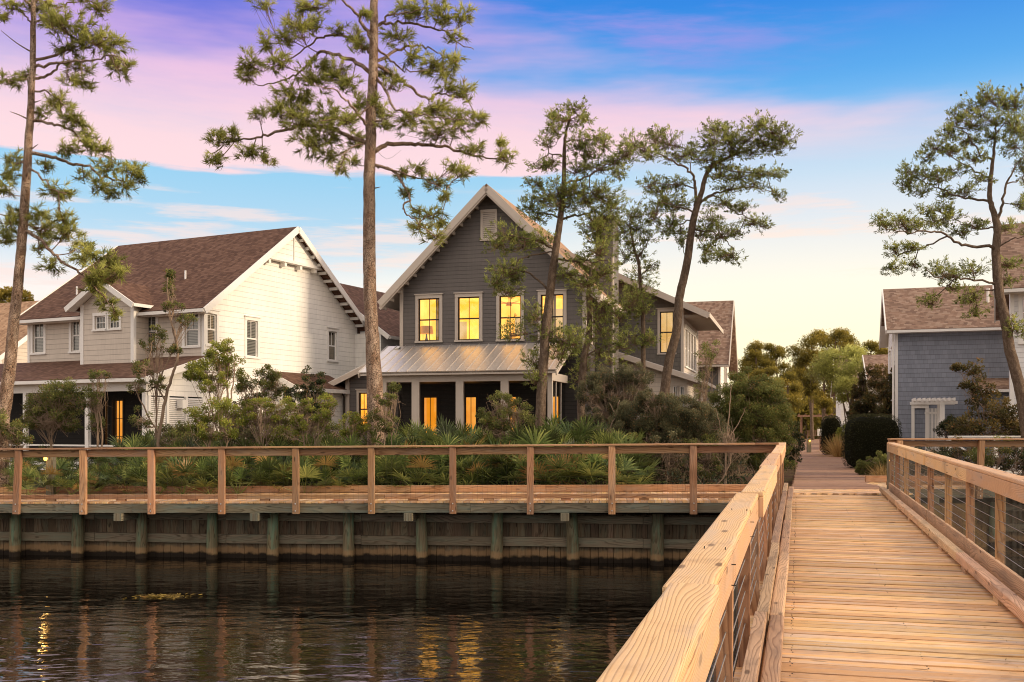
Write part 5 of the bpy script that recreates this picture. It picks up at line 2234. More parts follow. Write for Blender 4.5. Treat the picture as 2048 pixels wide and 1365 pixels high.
pine('pine_tree', 'tallest pine with broad open crown standing in front of the grey house', 27, 400, 0, 2.73,
     [(962, 2300, .235), (958, 2180, .225), (945, 1950, .19), (930, 1640, .17), (925, 1365, .165), (925, 1000, .152), (930, 800, .142), (935, 600, .135), (948, 300, .118), (950, 0, .10), (958, -200, .07), (962, -420, .03)],
     [([(900, 800), (830, 750), (700, 700), (560, 690), (450, 715), (350, 740), (260, 760), (150, 790), (70, 840)], .075), ([(905, 700), (860, 620), (800, 550), (730, 490), (620, 470)], .05),
      ([(905, 390), (830, 330), (740, 300), (660, 285), (600, 340), (540, 400), (450, 440), (340, 470)], .07), ([(938, 320), (880, 250), (800, 200), (700, 195), (620, 230), (500, 320), (380, 370)], .06),
      ([(942, 230), (900, 150), (850, 70), (770, 0), (690, -60)], .07), ([(950, 840), (1010, 795), (1130, 780), (1230, 795), (1340, 800), (1450, 840), (1560, 860), (1670, 880)], .08),
      ([(952, 905), (1040, 930), (1100, 990), (1140, 1050), (1140, 1100), (1110, 1120), (1130, 1170), (1180, 1210), (1260, 1275)], .05), ([(955, 905), (1045, 930), (1150, 960), (1250, 990), (1350, 1060)], .035),
      ([(975, 360), (1080, 420), (1150, 480), (1240, 540), (1300, 510), (1400, 530), (1480, 540)], .06), ([(975, 335), (1070, 280), (1180, 250), (1260, 265), (1340, 320)], .055),
      ([(965, 150), (1040, 125), (1150, 125), (1260, 155), (1340, 175), (1400, 230), (1490, 270)], .05), ([(965, 120), (1030, 90), (1110, 70), (1220, 50)], .04),
      ([(965, 430), (1020, 510), (1060, 590), (1150, 620), (1300, 640), (1500, 660)], .05), ([(975, 260), (1060, 340), (1130, 390), (1250, 380)], .04), ([(940, 660), (1000, 650), (1080, 640)], .035),
      ([(930, 560), (880, 620), (780, 650), (650, 660)], .04), ([(955, 0), (900, -60), (780, -140)], .05), ([(955, 20), (1060, -60), (1200, -90)], .05), ([(900, 780), (840, 800), (760, 850)], .03)],
     [(270, 330, 60, 60), (260, 400, 55, 45), (350, 230, 45, 50), (430, 330, 85, 50), (540, 140, 85, 60), (480, 200, 75, 50), (620, 120, 55, 40), (620, 30, 70, 30), (350, 15, 75, 25), (100, 760, 60, 50), (170, 740, 60, 45),
      (80, 870, 55, 45), (280, 830, 85, 45), (370, 880, 50, 25), (320, 610, 55, 28), (430, 580, 60, 45), (500, 600, 110, 70), (560, 660, 110, 60), (480, 500, 75, 50), (620, 430, 90, 70), (740, 400, 90, 60), (800, 450, 60, 45),
      (720, 620, 105, 60), (800, 660, 85, 50), (620, 780, 130, 60), (720, 850, 85, 35), (760, 920, 50, 25), (830, 880, 40, 22), (850, 200, 55, 45), (880, 250, 50, 35), (760, 160, 40, 20), (900, 70, 30, 25), (670, 350, 60, 45),
      (560, 540, 60, 50), (880, 560, 50, 50), (1120, 50, 60, 45), (1200, 60, 85, 50), (1300, 50, 75, 45), (1440, 90, 55, 45), (1390, 190, 55, 28), (1080, 200, 85, 50), (1160, 310, 60, 45), (1280, 350, 105, 50),
      (1380, 330, 50, 45), (1330, 400, 80, 35), (1440, 500, 55, 50), (1350, 480, 75, 28), (1060, 440, 60, 35), (1000, 600, 60, 40), (1150, 640, 115, 50), (1280, 600, 115, 50), (1400, 650, 105, 50), (1530, 650, 55, 45),
      (1300, 720, 170, 42), (1480, 810, 85, 35), (1660, 840, 50, 50), (1640, 780, 40, 20), (1430, 940, 65, 28), (1380, 900, 40, 35), (1200, 920, 50, 28), (1100, 940, 40, 28), (1300, 1000, 75, 35), (1340, 1070, 50, 22),
      (1200, 1160, 50, 28), (1280, 1160, 50, 28), (1320, 1220, 45, 28), (1200, 1240, 65, 35), (1280, 1290, 55, 28), (1120, 1050, 30, 18), (1000, 680, 40, 28), (940, 560, 35, 45), (1010, 390, 50, 40), (700, -50, 90, 40), (1200, -60, 90, 40),
      (560, 30, 40, 30), (1340, 90, 50, 40), (700, 720, 90, 40), (850, 760, 60, 40)],
     dens=1.0, dead=[([(950, 1030), (968, 1026), (985, 1022)], .02), ([(948, 800), (1020, 870), (1100, 820)], .006)])

SP = dict(spread=1.25, kind='short', bark='bark_dark', needle='needle_dark', depth=.6)
pine('sand_pine', 'slim dark pine rising past the right windows of the grey house', 31, 960, 180, 2.0076,
     [(240, 1480, .16), (240, 1330, .155), (262, 1000, .14), (285, 780, .125), (310, 600, .105), (325, 500, .09), (335, 380, .07), (340, 250, .055), (345, 170, .04), (372, 85, .02)],
     [([(322, 520), (280, 500), (220, 490), (180, 470)], .04), ([(330, 520), (420, 500), (480, 470)], .05), ([(338, 380), (420, 350), (500, 310), (560, 280), (600, 250)], .04), ([(340, 270), (280, 260), (230, 290)], .03),
      ([(345, 210), (400, 200), (470, 190)], .03), ([(305, 640), (240, 610), (150, 590), (80, 570)], .045), ([(300, 690), (380, 690), (450, 690), (520, 680)], .04), ([(290, 760), (360, 740), (420, 750), (470, 780)], .04),
      ([(285, 800), (200, 740), (120, 720), (70, 760)], .045), ([(330, 440), (260, 420), (230, 370)], .03), ([(300, 660), (160, 680), (150, 720)], .03), ([(265, 960), (320, 1000), (370, 1020)], .03), ([(255, 1100), (230, 1140)], .03)],
     [(380, 70, 50, 25), (350, 110, 70, 30), (300, 100, 30, 25), (420, 115, 30, 20), (300, 150, 40, 25), (270, 205, 40, 25), (400, 210, 50, 38), (470, 190, 50, 25), (500, 215, 40, 25), (440, 250, 60, 28), (250, 300, 50, 25),
      (230, 370, 50, 22), (290, 290, 40, 20), (400, 310, 60, 28), (480, 300, 70, 28), (540, 280, 50, 33), (590, 250, 40, 38), (560, 330, 40, 20), (320, 400, 80, 36), (380, 390, 60, 28), (270, 430, 70, 28), (200, 460, 50, 28),
      (230, 500, 60, 25), (330, 460, 90, 36), (430, 430, 80, 44), (490, 420, 70, 50), (500, 500, 60, 44), (540, 460, 50, 36), (460, 540, 60, 36), (120, 570, 70, 33), (70, 620, 50, 33), (170, 620, 60, 28), (250, 600, 50, 36),
      (100, 720, 60, 44), (60, 770, 40, 38), (140, 740, 40, 36), (120, 800, 55, 25), (480, 640, 60, 36), (400, 680, 70, 28), (500, 720, 60, 36), (430, 770, 80, 36), (350, 740, 60, 28), (210, 900, 38, 45), (340, 1000, 65, 50),
      (260, 980, 60, 44), (320, 1060, 55, 36), (220, 1080, 45, 44), (380, 1000, 50, 36), (220, 1160, 38, 36), (130, 970, 50, 36), (480, 570, 60, 50)], cones=160, **SP)
pine('sand_pine', 'dark bushy pine hugging the chimney of the grey house', 32.5, 960, 180, 2.0076,
     [(405, 1420, .14), (408, 1240, .13), (415, 1100, .11), (440, 950, .09), (435, 830, .06), (450, 700, .03)],
     [([(420, 1080), (480, 1040), (560, 1010)], .035), ([(435, 960), (500, 900), (580, 890), (640, 880)], .04), ([(438, 900), (480, 860), (520, 840)], .03), ([(418, 1120), (380, 1150), (360, 1160)], .02), ([(430, 1000), (400, 1060)], .02)],
     [(500, 850, 90, 45), (470, 900, 80, 55), (560, 900, 70, 45), (450, 980, 60, 55), (500, 960, 80, 45), (480, 1050, 90, 44), (560, 1020, 60, 36), (430, 1100, 50, 50), (400, 1160, 40, 44), (640, 880, 60, 36), (620, 820, 50, 36), (440, 800, 60, 40), (520, 1090, 50, 30)],
     cones=40, dens=.42, **SP)
pine('sand_pine', 'thin small pine standing just right of the chimney', 33.5, 960, 180, 2.0076,
     [(655, 1360, .085), (655, 1160, .08), (655, 920, .07), (650, 870, .065), (637, 700, .05), (620, 640, .04), (600, 540, .02)],
     [([(640, 740), (680, 710), (710, 700)], .02), ([(625, 660), (590, 640), (570, 660)], .02), ([(635, 680), (670, 620), (680, 590)], .02), ([(652, 880), (620, 830), (600, 820)], .025), ([(655, 1000), (600, 990), (560, 1000)], .025), ([(655, 1010), (690, 990)], .02)],
     [(620, 490, 55, 38), (600, 530, 55, 38), (640, 540, 50, 38), (670, 590, 40, 28), (600, 600, 50, 36), (640, 650, 50, 34), (690, 700, 40, 20), (650, 740, 60, 26), (580, 660, 40, 36), (630, 800, 75, 44), (650, 870, 60, 44), (600, 850, 55, 44),
      (680, 990, 40, 28), (620, 1000, 55, 36), (560, 1000, 50, 28), (560, 560, 40, 44), (690, 1000, 35, 25)], cones=60, dens=.65, **SP)
pine('sand_pine', 'forked leaning pine with an open flat crown right of the grey house', 33, 960, 180, 2.0076,
     [(738, 1330, .16), (750, 1140, .15), (790, 960, .14), (800, 840, .135), (830, 700, .125), (850, 560, .115), (865, 490, .105), (890, 410, .08), (905, 350, .07), (935, 305, .06), (1000, 270, .045), (1080, 240, .025)],
     [([(862, 490), (865, 400), (855, 350), (820, 310), (760, 280), (700, 250), (630, 225)], .065), ([(872, 470), (930, 420), (990, 410), (1060, 390), (1120, 400), (1200, 410)], .05), ([(860, 505), (830, 480), (780, 470), (715, 450)], .045),
      ([(870, 450), (950, 430), (1010, 480), (1070, 510), (1130, 535)], .04), ([(850, 560), (920, 570), (980, 600), (1020, 655)], .035), ([(930, 310), (940, 230), (955, 170)], .035), ([(1000, 270), (1080, 200), (1130, 150), (1200, 170)], .035),
      ([(840, 520), (790, 540), (750, 560)], .03), ([(935, 305), (1040, 330), (1150, 330)], .035), ([(820, 310), (850, 250)], .02), ([(865, 400), (800, 380), (700, 380)], .03), ([(826, 690), (815, 640), (805, 600)], .015), ([(850, 560), (910, 640), (920, 670)], .02)],
     [(610, 210, 40, 36), (650, 230, 50, 28), (700, 170, 50, 20), (740, 200, 60, 36), (680, 260, 50, 20), (780, 260, 60, 26), (840, 250, 40, 20), (950, 150, 60, 33), (990, 180, 70, 36), (920, 210, 60, 33), (1010, 230, 80, 33),
      (1060, 190, 50, 36), (1120, 130, 50, 28), (1170, 160, 60, 33), (1220, 190, 50, 33), (1140, 210, 70, 28), (1190, 230, 50, 25), (1090, 250, 60, 20), (900, 270, 60, 28), (960, 290, 60, 25), (960, 340, 70, 26), (1040, 340, 80, 26),
      (1120, 330, 60, 22), (1180, 330, 50, 22), (1000, 390, 60, 20), (1100, 380, 50, 20), (1200, 420, 30, 22), (680, 370, 40, 28), (720, 390, 50, 25), (790, 370, 50, 25), (740, 440, 60, 36), (790, 450, 60, 28), (700, 500, 40, 44),
      (770, 520, 50, 36), (800, 570, 40, 22), (740, 560, 30, 20), (980, 450, 60, 22), (1050, 470, 50, 22), (1090, 530, 50, 22), (1140, 540, 30, 18), (930, 520, 50, 36), (900, 570, 50, 26), (970, 570, 60, 26), (1020, 570, 40, 22),
      (920, 630, 40, 36), (970, 660, 50, 26), (1020, 670, 40, 22), (910, 680, 30, 14), (810, 600, 18, 26)], cones=200, **SP)
pine('sand_pine', 'leaning dark pine with wide airy crown before the blue house', 30, 1720, 150, 1.82,
     [(612, 1400, .17), (600, 1240, .165), (572, 1100, .155), (545, 1000, .15), (530, 900, .14), (505, 780, .13), (495, 650, .12), (500, 560, .105), (488, 505, .085), (472, 450, .07), (475, 380, .06), (488, 270, .04), (495, 180, .02)],
     [([(498, 545), (515, 480), (535, 400), (560, 340), (605, 280)], .06), ([(490, 640), (440, 625), (370, 620), (310, 580), (240, 570), (170, 575), (90, 560)], .06), ([(472, 460), (400, 450), (330, 430), (260, 400), (180, 370)], .045),
      ([(485, 300), (440, 290), (390, 220), (340, 180)], .04), ([(492, 750), (400, 745), (330, 735), (270, 740), (240, 700)], .04), ([(496, 560), (430, 560), (370, 540), (320, 510)], .035), ([(500, 640), (550, 600), (610, 590)], .035),
      ([(310, 580), (230, 630), (150, 650), (110, 700)], .03), ([(475, 380), (400, 340), (280, 270)], .035), ([(535, 400), (590, 380)], .03), ([(500, 780), (430, 790), (380, 800)], .03), ([(525, 900), (570, 915)], .02), ([(490, 220), (540, 150)], .02), ([(330, 735), (280, 800), (250, 820)], .02)],
     [(460, 70, 40, 28), (420, 110, 50, 28), (520, 90, 50, 33), (570, 100, 40, 36), (360, 150, 50, 28), (410, 170, 60, 28), (490, 160, 60, 28), (560, 180, 40, 36), (320, 200, 40, 25), (390, 230, 50, 22), (270, 260, 50, 22), (330, 270, 60, 22),
      (250, 290, 40, 20), (420, 300, 50, 22), (190, 350, 50, 28), (170, 390, 40, 34), (250, 360, 50, 22), (290, 370, 50, 22), (350, 350, 50, 18), (220, 420, 40, 18), (300, 430, 40, 18), (380, 420, 50, 18), (440, 380, 40, 18), (90, 530, 45, 28),
      (150, 530, 60, 28), (200, 550, 40, 22), (270, 530, 50, 26), (240, 490, 30, 18), (320, 510, 50, 22), (380, 560, 50, 22), (430, 540, 40, 18), (130, 630, 40, 22), (190, 620, 50, 18), (120, 700, 40, 22), (200, 690, 40, 18), (290, 700, 50, 26),
      (340, 720, 60, 22), (410, 700, 50, 22), (330, 770, 40, 18), (250, 820, 38, 26), (400, 810, 55, 34), (420, 870, 38, 13), (570, 915, 45, 28), (550, 680, 50, 22), (540, 740, 30, 18), (590, 460, 25, 28), (540, 550, 30, 18), (560, 250, 40, 36),
      (590, 330, 30, 28), (310, 480, 38, 18), (620, 200, 50, 40), (640, 300, 50, 40), (640, 420, 45, 40), (640, 560, 50, 35), (480, 220, 40, 25)], cones=200, **SP)


# ------------------------------------------------------------------ shrubs
def shrub(name, label, Y, blobs, base, leaf='leaf_mid', size=.055, dens=1.0, twig='twig_grey', stems=None, cat='shrub', bare=.3, thick=.02, group=None, shell=.5, flat=1.0, cone=False, tone=0.0):
    """blobs: (x, y, rx, ry) directions of the photograph at depth Y; base: (x, y) foot."""
    b = at(base[0], base[1], Y)
    b[2] = -.12
    root = thing(name, label, cat, tuple(b), group=group)
    L = Leaves()
    TW = Leaves()
    mb = MB()
    k = Y / FPX
    lines = []
    for (x, y, rx, ry) in blobs:
        rx, ry = rx * 1.15, ry * 1.15
        R = np.array((rx * k, (rx + ry) / 2 * k * .9, ry * k))
        c = at(x, y, Y) + np.array((0, RNG.normal() * .15, 0))
        # main stem
        mid = (b * .45 + c * .55) + RNG.normal(size=3) * .08 - np.array((0, 0, .1))
        foot = b + RNG.normal(size=3) * np.array((.15, .15, 0))
        if len(lines) > 1:
            # later limbs fork from the ones already grown
            cand = np.concatenate([l[len(l) // 4: -3] for l in lines])
            cand = cand[cand[:, 2] < c[2] + .1] if (cand[:, 2] < c[2] + .1).any() else cand
            foot = cand[int(np.argmin(np.linalg.norm(cand - c, axis=1)))]
            mid = foot * .5 + c * .5 + RNG.normal(size=3) * .06 - np.array((0, 0, .08))
        P = smooth_line(np.array([foot, mid, c]), 4, .012)
        lines.append(P)
        mb.tube(P - b, np.linspace(thick, thick * .35, len(P)), 5)
        area = R[0] * R[2]
        nc = int(max(12, 64 * area ** .75 * dens))
        e = rdir(nc) * (shell + (1 - shell) * RNG.random((nc, 1)) ** .6)
        e[:, 2] = np.where(e[:, 2] < -.35, e[:, 2] * .6, e[:, 2])
        sc = c + e * R
        rs = np.clip(.34 * (area ** .5) * RNG.uniform(.5, 1.1, nc), .08, .34)
        q = P[RNG.integers(len(P) // 2, len(P), nc)]
        m_ = (q + sc) / 2 + RNG.normal(size=(nc, 3)) * .06
        TW.twigs(q, m_, .009, .006)
        TW.twigs(m_, sc, .006, .003)
        nl = (2700 * rs ** 1.5 / (size / .055) ** 1.6 * dens).astype(int) + 10
        per = np.repeat(np.arange(nc), nl)
        n = len(per)
        o = rdir(n) * (RNG.random((n, 1)) ** .5)
        pos = sc[per] + o * rs[per][:, None] * np.array((1, 1, .8 * flat))
        d = o * .7 + rdir(n) * .6 + np.array((0, 0, .25))
        d /= np.linalg.norm(d, axis=1, keepdims=True)
        s = size * RNG.uniform(.6, 1.25, (n, 1))
        t = .38 + tone + e[per][:, 2] * .22 + o[:, 2] * .12 + (RNG.normal(size=nc) * .09)[per] + RNG.normal(size=n) * .09  # tone climbs with height, so shade below is part of the colour
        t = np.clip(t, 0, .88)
        t[RNG.random(n) < .05] = 1.0
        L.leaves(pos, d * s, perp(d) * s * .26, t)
        # bare twiggery under the leaves
        nb = int(85 * area ** .75 * bare)
        if nb:
            bq = P[RNG.integers(len(P) * 2 // 5, len(P), nb)]
            be = rdir(nb)
            be[:, 2] = -np.abs(be[:, 2]) * .8 + .15
            bc = c + be * R * np.array((1.0, 1.0, 1.15)) * RNG.uniform(.5, 1.05, (nb, 1))
            bm = (bq + bc) / 2 + RNG.normal(size=(nb, 3)) * .1
            TW.twigs(bq, bm, .006, .005)
            TW.twigs(bm, bc, .005, .003)
            bd = bc + rdir(nb, .4) * .18
            TW.twigs(bc, bd, .004, .002)
            TW.twigs((bm + bc) / 2, (bm + bc) / 2 + rdir(nb, .3) * .22, .004, .002)
    for st, r in (stems or []):
        P = smooth_line(np.array([at(x, y, Y) for x, y in st]), 5, .012)
        mb.tube(P - b, np.linspace(r, r * .4, len(P)), 7)
    mb.build('stems', M[twig], root, smooth=True)
    TW.build('twigs', M[twig], root, origin=b)
    L.build('foliage', M[leaf], root, origin=b)
    return root


shrub('wax_myrtle', 'domed wax myrtle with bare twigs hiding the white porch at left', 28.5, [(110, 790, 48, 26), (85, 815, 35, 22), (140, 800, 30, 30), (110, 840, 55, 30), (60, 840, 25, 22), (145, 850, 20, 20)], (110, 930), bare=1.6, size=.05, dens=.9)
shrub('wax_myrtle', 'thin myrtle before the second white porch column', 28.3, [(195, 755, 22, 12), (188, 785, 20, 16), (176, 805, 16, 16), (186, 850, 16, 20)], (198, 930), bare=1.4, size=.05, dens=.7, stems=[([(200, 930), (205, 870), (198, 820), (196, 760)], .03)])
shrub('crooked_oak', 'tall crooked half-bare young oak in front of the white house corner', 27.5, [(300, 690, 22, 16), (312, 668, 16, 16), (372, 640, 18, 12), (345, 615, 18, 10), (335, 580, 8, 22), (335, 548, 5, 12), (300, 740, 24, 16), (278, 775, 18, 18), (322, 770, 18, 14), (286, 840, 20, 24), (345, 700, 14, 10)], (315, 940),
      bare=1.1, size=.05, dens=.65, thick=.022, cat='young tree', stems=[([(310, 950), (318, 870), (330, 800), (345, 750), (356, 715), (350, 670), (338, 620), (335, 555)], .05), ([(330, 800), (300, 740), (305, 680)], .025), ([(350, 690), (362, 650), (378, 635)], .02), ([(318, 870), (280, 800), (270, 770)], .025)])
shrub('myrtle_tree', 'bright green myrtle tree with round head by the white gable wall', 27, [(440, 715, 28, 24), (415, 745, 42, 26), (462, 740, 22, 25), (395, 752, 28, 16), (430, 775, 26, 14), (455, 700, 18, 16)], (450, 940), leaf='leaf_bright', size=.055, dens=1.1, bare=.5, cat='small tree',
      stems=[([(452, 950), (448, 860), (455, 790), (440, 730)], .045), ([(452, 830), (466, 770), (470, 720)], .025)])
shrub('wax_myrtle', 'grey green loose myrtle between bright myrtle tree and cedar', 28, [(505, 770, 32, 22), (530, 790, 28, 20), (490, 800, 24, 26), (540, 750, 14, 14), (555, 770, 16, 20)], (510, 930), bare=1.2, size=.05)
shrub('wax_myrtle', 'low green myrtle under the bright myrtle tree', 26.3, [(420, 825, 38, 26), (455, 835, 34, 26), (400, 850, 24, 22), (440, 865, 40, 22)], (425, 950), leaf='leaf_bright', size=.05, dens=1.0, bare=.7)
shrub('wax_myrtle', 'yellow green dome of myrtle over dry twigs, mid left of the tall pine', 26.6, [(535, 806, 44, 14), (505, 818, 22, 14), (565, 820, 28, 14), (540, 838, 50, 16)], (540, 950), leaf='leaf_bright', size=.045, dens=1.1, bare=1.8, flat=.7, tone=.08)
shrub('wax_myrtle', 'mid green myrtle with two heads beside the dark cedar', 26.4, [(600, 815, 26, 18), (640, 830, 24, 20), (655, 805, 18, 14), (620, 850, 36, 22), (585, 860, 24, 20)], (620, 950), leaf='leaf_bright', size=.05, bare=1.0)
shrub('wax_myrtle', 'small yellow green myrtle left of the tall pine trunk', 26.2, [(712, 838, 26, 14), (695, 860, 24, 20), (725, 862, 22, 16)], (708, 950), leaf='leaf_bright', size=.045, bare=1.2)
shrub('wax_myrtle', 'thin upright myrtle touching the right side of the tall pine trunk', 26.0, [(786, 775, 9, 9), (775, 800, 18, 16), (760, 830, 18, 22), (775, 850, 22, 24)], (770, 950), size=.045, bare=1.0, dens=.9)
shrub('cedar', 'dense dark cedar between the white house and the grey lean-to', 49, [(690, 720, 10, 30), (672, 745, 20, 24), (710, 745, 20, 26), (690, 780, 36, 34), (660, 800, 24, 26), (690, 830, 40, 36), (725, 800, 18, 30), (650, 770, 10, 18), (722, 700, 7, 20)], (690, 930), leaf='leaf_dark', size=.09, dens=1.5, bare=.1, cat='conifer', tone=.05)
shrub('cedar', 'spiky dark young cedar in front of the small brown side roof', 30, [(615, 765, 8, 26), (602, 785, 14, 18), (628, 790, 18, 20), (590, 800, 12, 14), (612, 815, 28, 22), (575, 790, 8, 12), (640, 760, 6, 14)], (612, 930), leaf='leaf_dark', size=.055, dens=1.2, bare=.2, cat='conifer', tone=.1)
shrub('wax_myrtle', 'round twiggy myrtle before the porch of the grey house', 26.6, [(1008, 805, 34, 16), (985, 825, 26, 18), (1036, 825, 24, 18), (1010, 840, 50, 22), (975, 850, 16, 18), (1010, 870, 40, 20)], (1012, 950), size=.042, dens=1.0, bare=1.8,
      stems=[([(1012, 950), (1008, 890), (990, 850)], .028), ([(1010, 895), (1030, 840)], .02)])
shrub('scrub_oak', 'twiggy grey scrub between the dark pine and lower metal roof', 29, [(1215, 765, 36, 30), (1270, 755, 32, 28), (1180, 790, 26, 26), (1235, 790, 40, 30), (1200, 830, 30, 30), (1255, 815, 34, 26), (1290, 800, 22, 24)], (1225, 940), leaf='leaf_grey', size=.036, dens=1.2, bare=3.0, twig='twig_grey')
shrub('scrub_oak', 'broad grey green scrub oak filling the corner below the metal roof', 27.5, [(1290, 840, 52, 36), (1350, 830, 50, 34), (1400, 850, 46, 34), (1320, 875, 60, 30), (1385, 890, 50, 26), (1250, 865, 36, 30), (1300, 800, 26, 20), (1330, 920, 60, 30), (1410, 925, 50, 30), (1260, 920, 40, 30)], (1330, 960), leaf='leaf_grey', size=.036, dens=1.7, bare=1.2,
      stems=[([(1228, 930), (1222, 860), (1232, 830), (1240, 800)], .025), ([(1232, 830), (1218, 805)], .016)])
shrub('bay_bush', 'big dense olive bay bush at the left side of the path', 29.5, [(1500, 775, 40, 36), (1465, 805, 36, 36), (1540, 805, 36, 36), (1495, 830, 60, 40), (1550, 850, 34, 36), (1450, 860, 36, 34), (1510, 880, 60, 32), (1560, 890, 24, 26), (1470, 910, 50, 30), (1540, 925, 40, 26)], (1505, 960), leaf='leaf_mid', size=.046, dens=1.35, bare=.5, tone=-.02)
shrub('bare_sapling', 'bare pale sapling rising in front of the big olive bush', 26, [(1455, 870, 16, 30)], (1453, 975), leaf='leaf_grey', size=.02, dens=.15, bare=1.5, cat='sapling', stems=[([(1453, 985), (1452, 900), (1460, 820), (1462, 770)], .022), ([(1452, 900), (1440, 850), (1432, 820)], .012), ([(1455, 880), (1480, 840), (1490, 815)], .012)])
shrub('vine_shrub', 'sparse yellowing climber against the brown roofed house', 34, [(1410, 730, 18, 40), (1400, 780, 16, 30), (1425, 700, 14, 25)], (1412, 920), leaf='leaf_mid', size=.05, dens=.45, bare=1.2, tone=.12)
shrub('loquat', 'loose russet leaved loquat in front of the blue house', 31, [(1955, 740, 22, 18), (1935, 765, 22, 20), (1975, 780, 30, 22), (1955, 800, 22, 18), (1985, 825, 40, 26), (2025, 840, 40, 30), (1940, 850, 34, 20), (1985, 865, 60, 20), (2030, 880, 40, 20), (1915, 735, 12, 6), (1930, 865, 26, 12)], (1985, 960),
      leaf='leaf_red', size=.085, dens=.75, bare=.4, cat='small tree', stems=[([(1990, 960), (1985, 850), (1960, 780), (1950, 725)], .03)])
shrub('rosemary', 'dark round bush under the blue wall beside the pergola', 39, [(1908, 850, 24, 20), (1895, 865, 20, 14), (1925, 862, 18, 16)], (1908, 920), leaf='leaf_dark', size=.05, dens=1.3, bare=.1)
shrub('magnolia', 'dark pointed magnolia right of the path, taller and closer to the blue wall', 46, [(1788, 735, 8, 14), (1790, 760, 16, 18), (1785, 785, 20, 20), (1795, 810, 18, 22), (1780, 830, 20, 20), (1800, 850, 12, 20)], (1790, 925), leaf='leaf_red', size=.10, dens=1.5, bare=.1, cat='small tree', tone=-.15)
shrub('magnolia', 'dark pointed magnolia right of the path, left one of the pair', 50, [(1725, 760, 7, 14), (1722, 785, 13, 18), (1728, 812, 18, 20), (1715, 830, 16, 18), (1740, 825, 14, 16)], (1724, 915), leaf='leaf_red', size=.10, dens=1.5, bare=.1, cat='small tree', tone=-.15)
shrub('magnolia', 'loose brown green tree between the two dark magnolias', 54, [(1760, 760, 22, 24), (1755, 790, 24, 24), (1765, 815, 24, 18), (1745, 740, 14, 12)], (1758, 915), leaf='leaf_red', size=.10, dens=1.0, bare=.3, cat='small tree')
shrub('rounded_bush', 'low round bush at the foot of the big clipped hedge', 31, [(1745, 925, 26, 18), (1728, 940, 18, 14), (1765, 935, 18, 18)], (1745, 955), leaf='leaf_mid', size=.035, dens=1.8, bare=.1)
shrub('path_shrub', 'bright feathery shrub between the two clipped hedges', 52, [(1690, 868, 12, 20), (1684, 885, 12, 14), (1698, 885, 10, 14)], (1690, 915), leaf='leaf_bright', size=.06, dens=1.5, bare=.1)
shrub('edge_shrub', 'dark tall shrub at the left edge of the path behind the bridge rail', 31, [(1590, 868, 14, 20), (1588, 890, 16, 22), (1586, 915, 14, 20)], (1588, 960), leaf='leaf_dark', size=.05, dens=1.5, bare=.1)
shrub('wax_myrtle', 'low dark shrub at the far left beside the leftmost pine', 27, [(15, 860, 28, 20), (40, 880, 24, 14), (-20, 850, 30, 30)], (15, 950), size=.05, bare=1.0, leaf='leaf_mid')
shrub('live_oak', 'round live oak crown behind the beige house at far left', 62, [(15, 610, 30, 26), (45, 600, 20, 18), (60, 620, 14, 14), (30, 650, 40, 26), (55, 645, 16, 24)], (30, 900), leaf='needle_far', size=.16, dens=1.2, bare=.1, cat='tree', stems=[([(30, 930), (32, 760), (30, 640)], .2)])


MG = 'low myrtles of the thicket between the two left houses'
for i, (x, y, Y) in enumerate([(345, 856, 29), (385, 862, 29.5), (470, 825, 30), (520, 845, 30), (575, 845, 29), (625, 815, 31), (650, 860, 28.5), (560, 872, 27.5), (480, 872, 27.4), (350, 880, 27.8)]):
    w = random.uniform(26, 36)
    shrub('thicket_myrtle', 'low olive myrtle in the thicket in front of the white house gable', Y, [(x, y, w, 18), (x - 20, y + 14, 22, 18), (x + 22, y + 10, 24, 20), (x, y + 30, 36, 24)], (x, 950),
          leaf=('leaf_mid', 'leaf_bright', 'leaf_grey')[i % 3], size=.05, dens=.6, bare=2.0, group=MG)
BG = 'low dark scrub along the foot of the right thicket'
for i, (x, y, Y) in enumerate([(1190, 880, 27), (1250, 895, 26.5), (1330, 895, 26.4), (1400, 890, 26.8), (1455, 890, 27), (1300, 850, 29.5), (1420, 830, 31)]):
    shrub('thicket_scrub', 'low dark scrub in the thicket left of the bridge end', Y, [(x, y, 40, 24), (x - 24, y + 18, 26, 22), (x + 24, y + 18, 28, 22), (x, y + 45, 44, 26)], (x, 960),
          leaf=('leaf_grey', 'leaf_mid')[i % 2], size=.042, dens=.7, bare=1.6, group=BG)


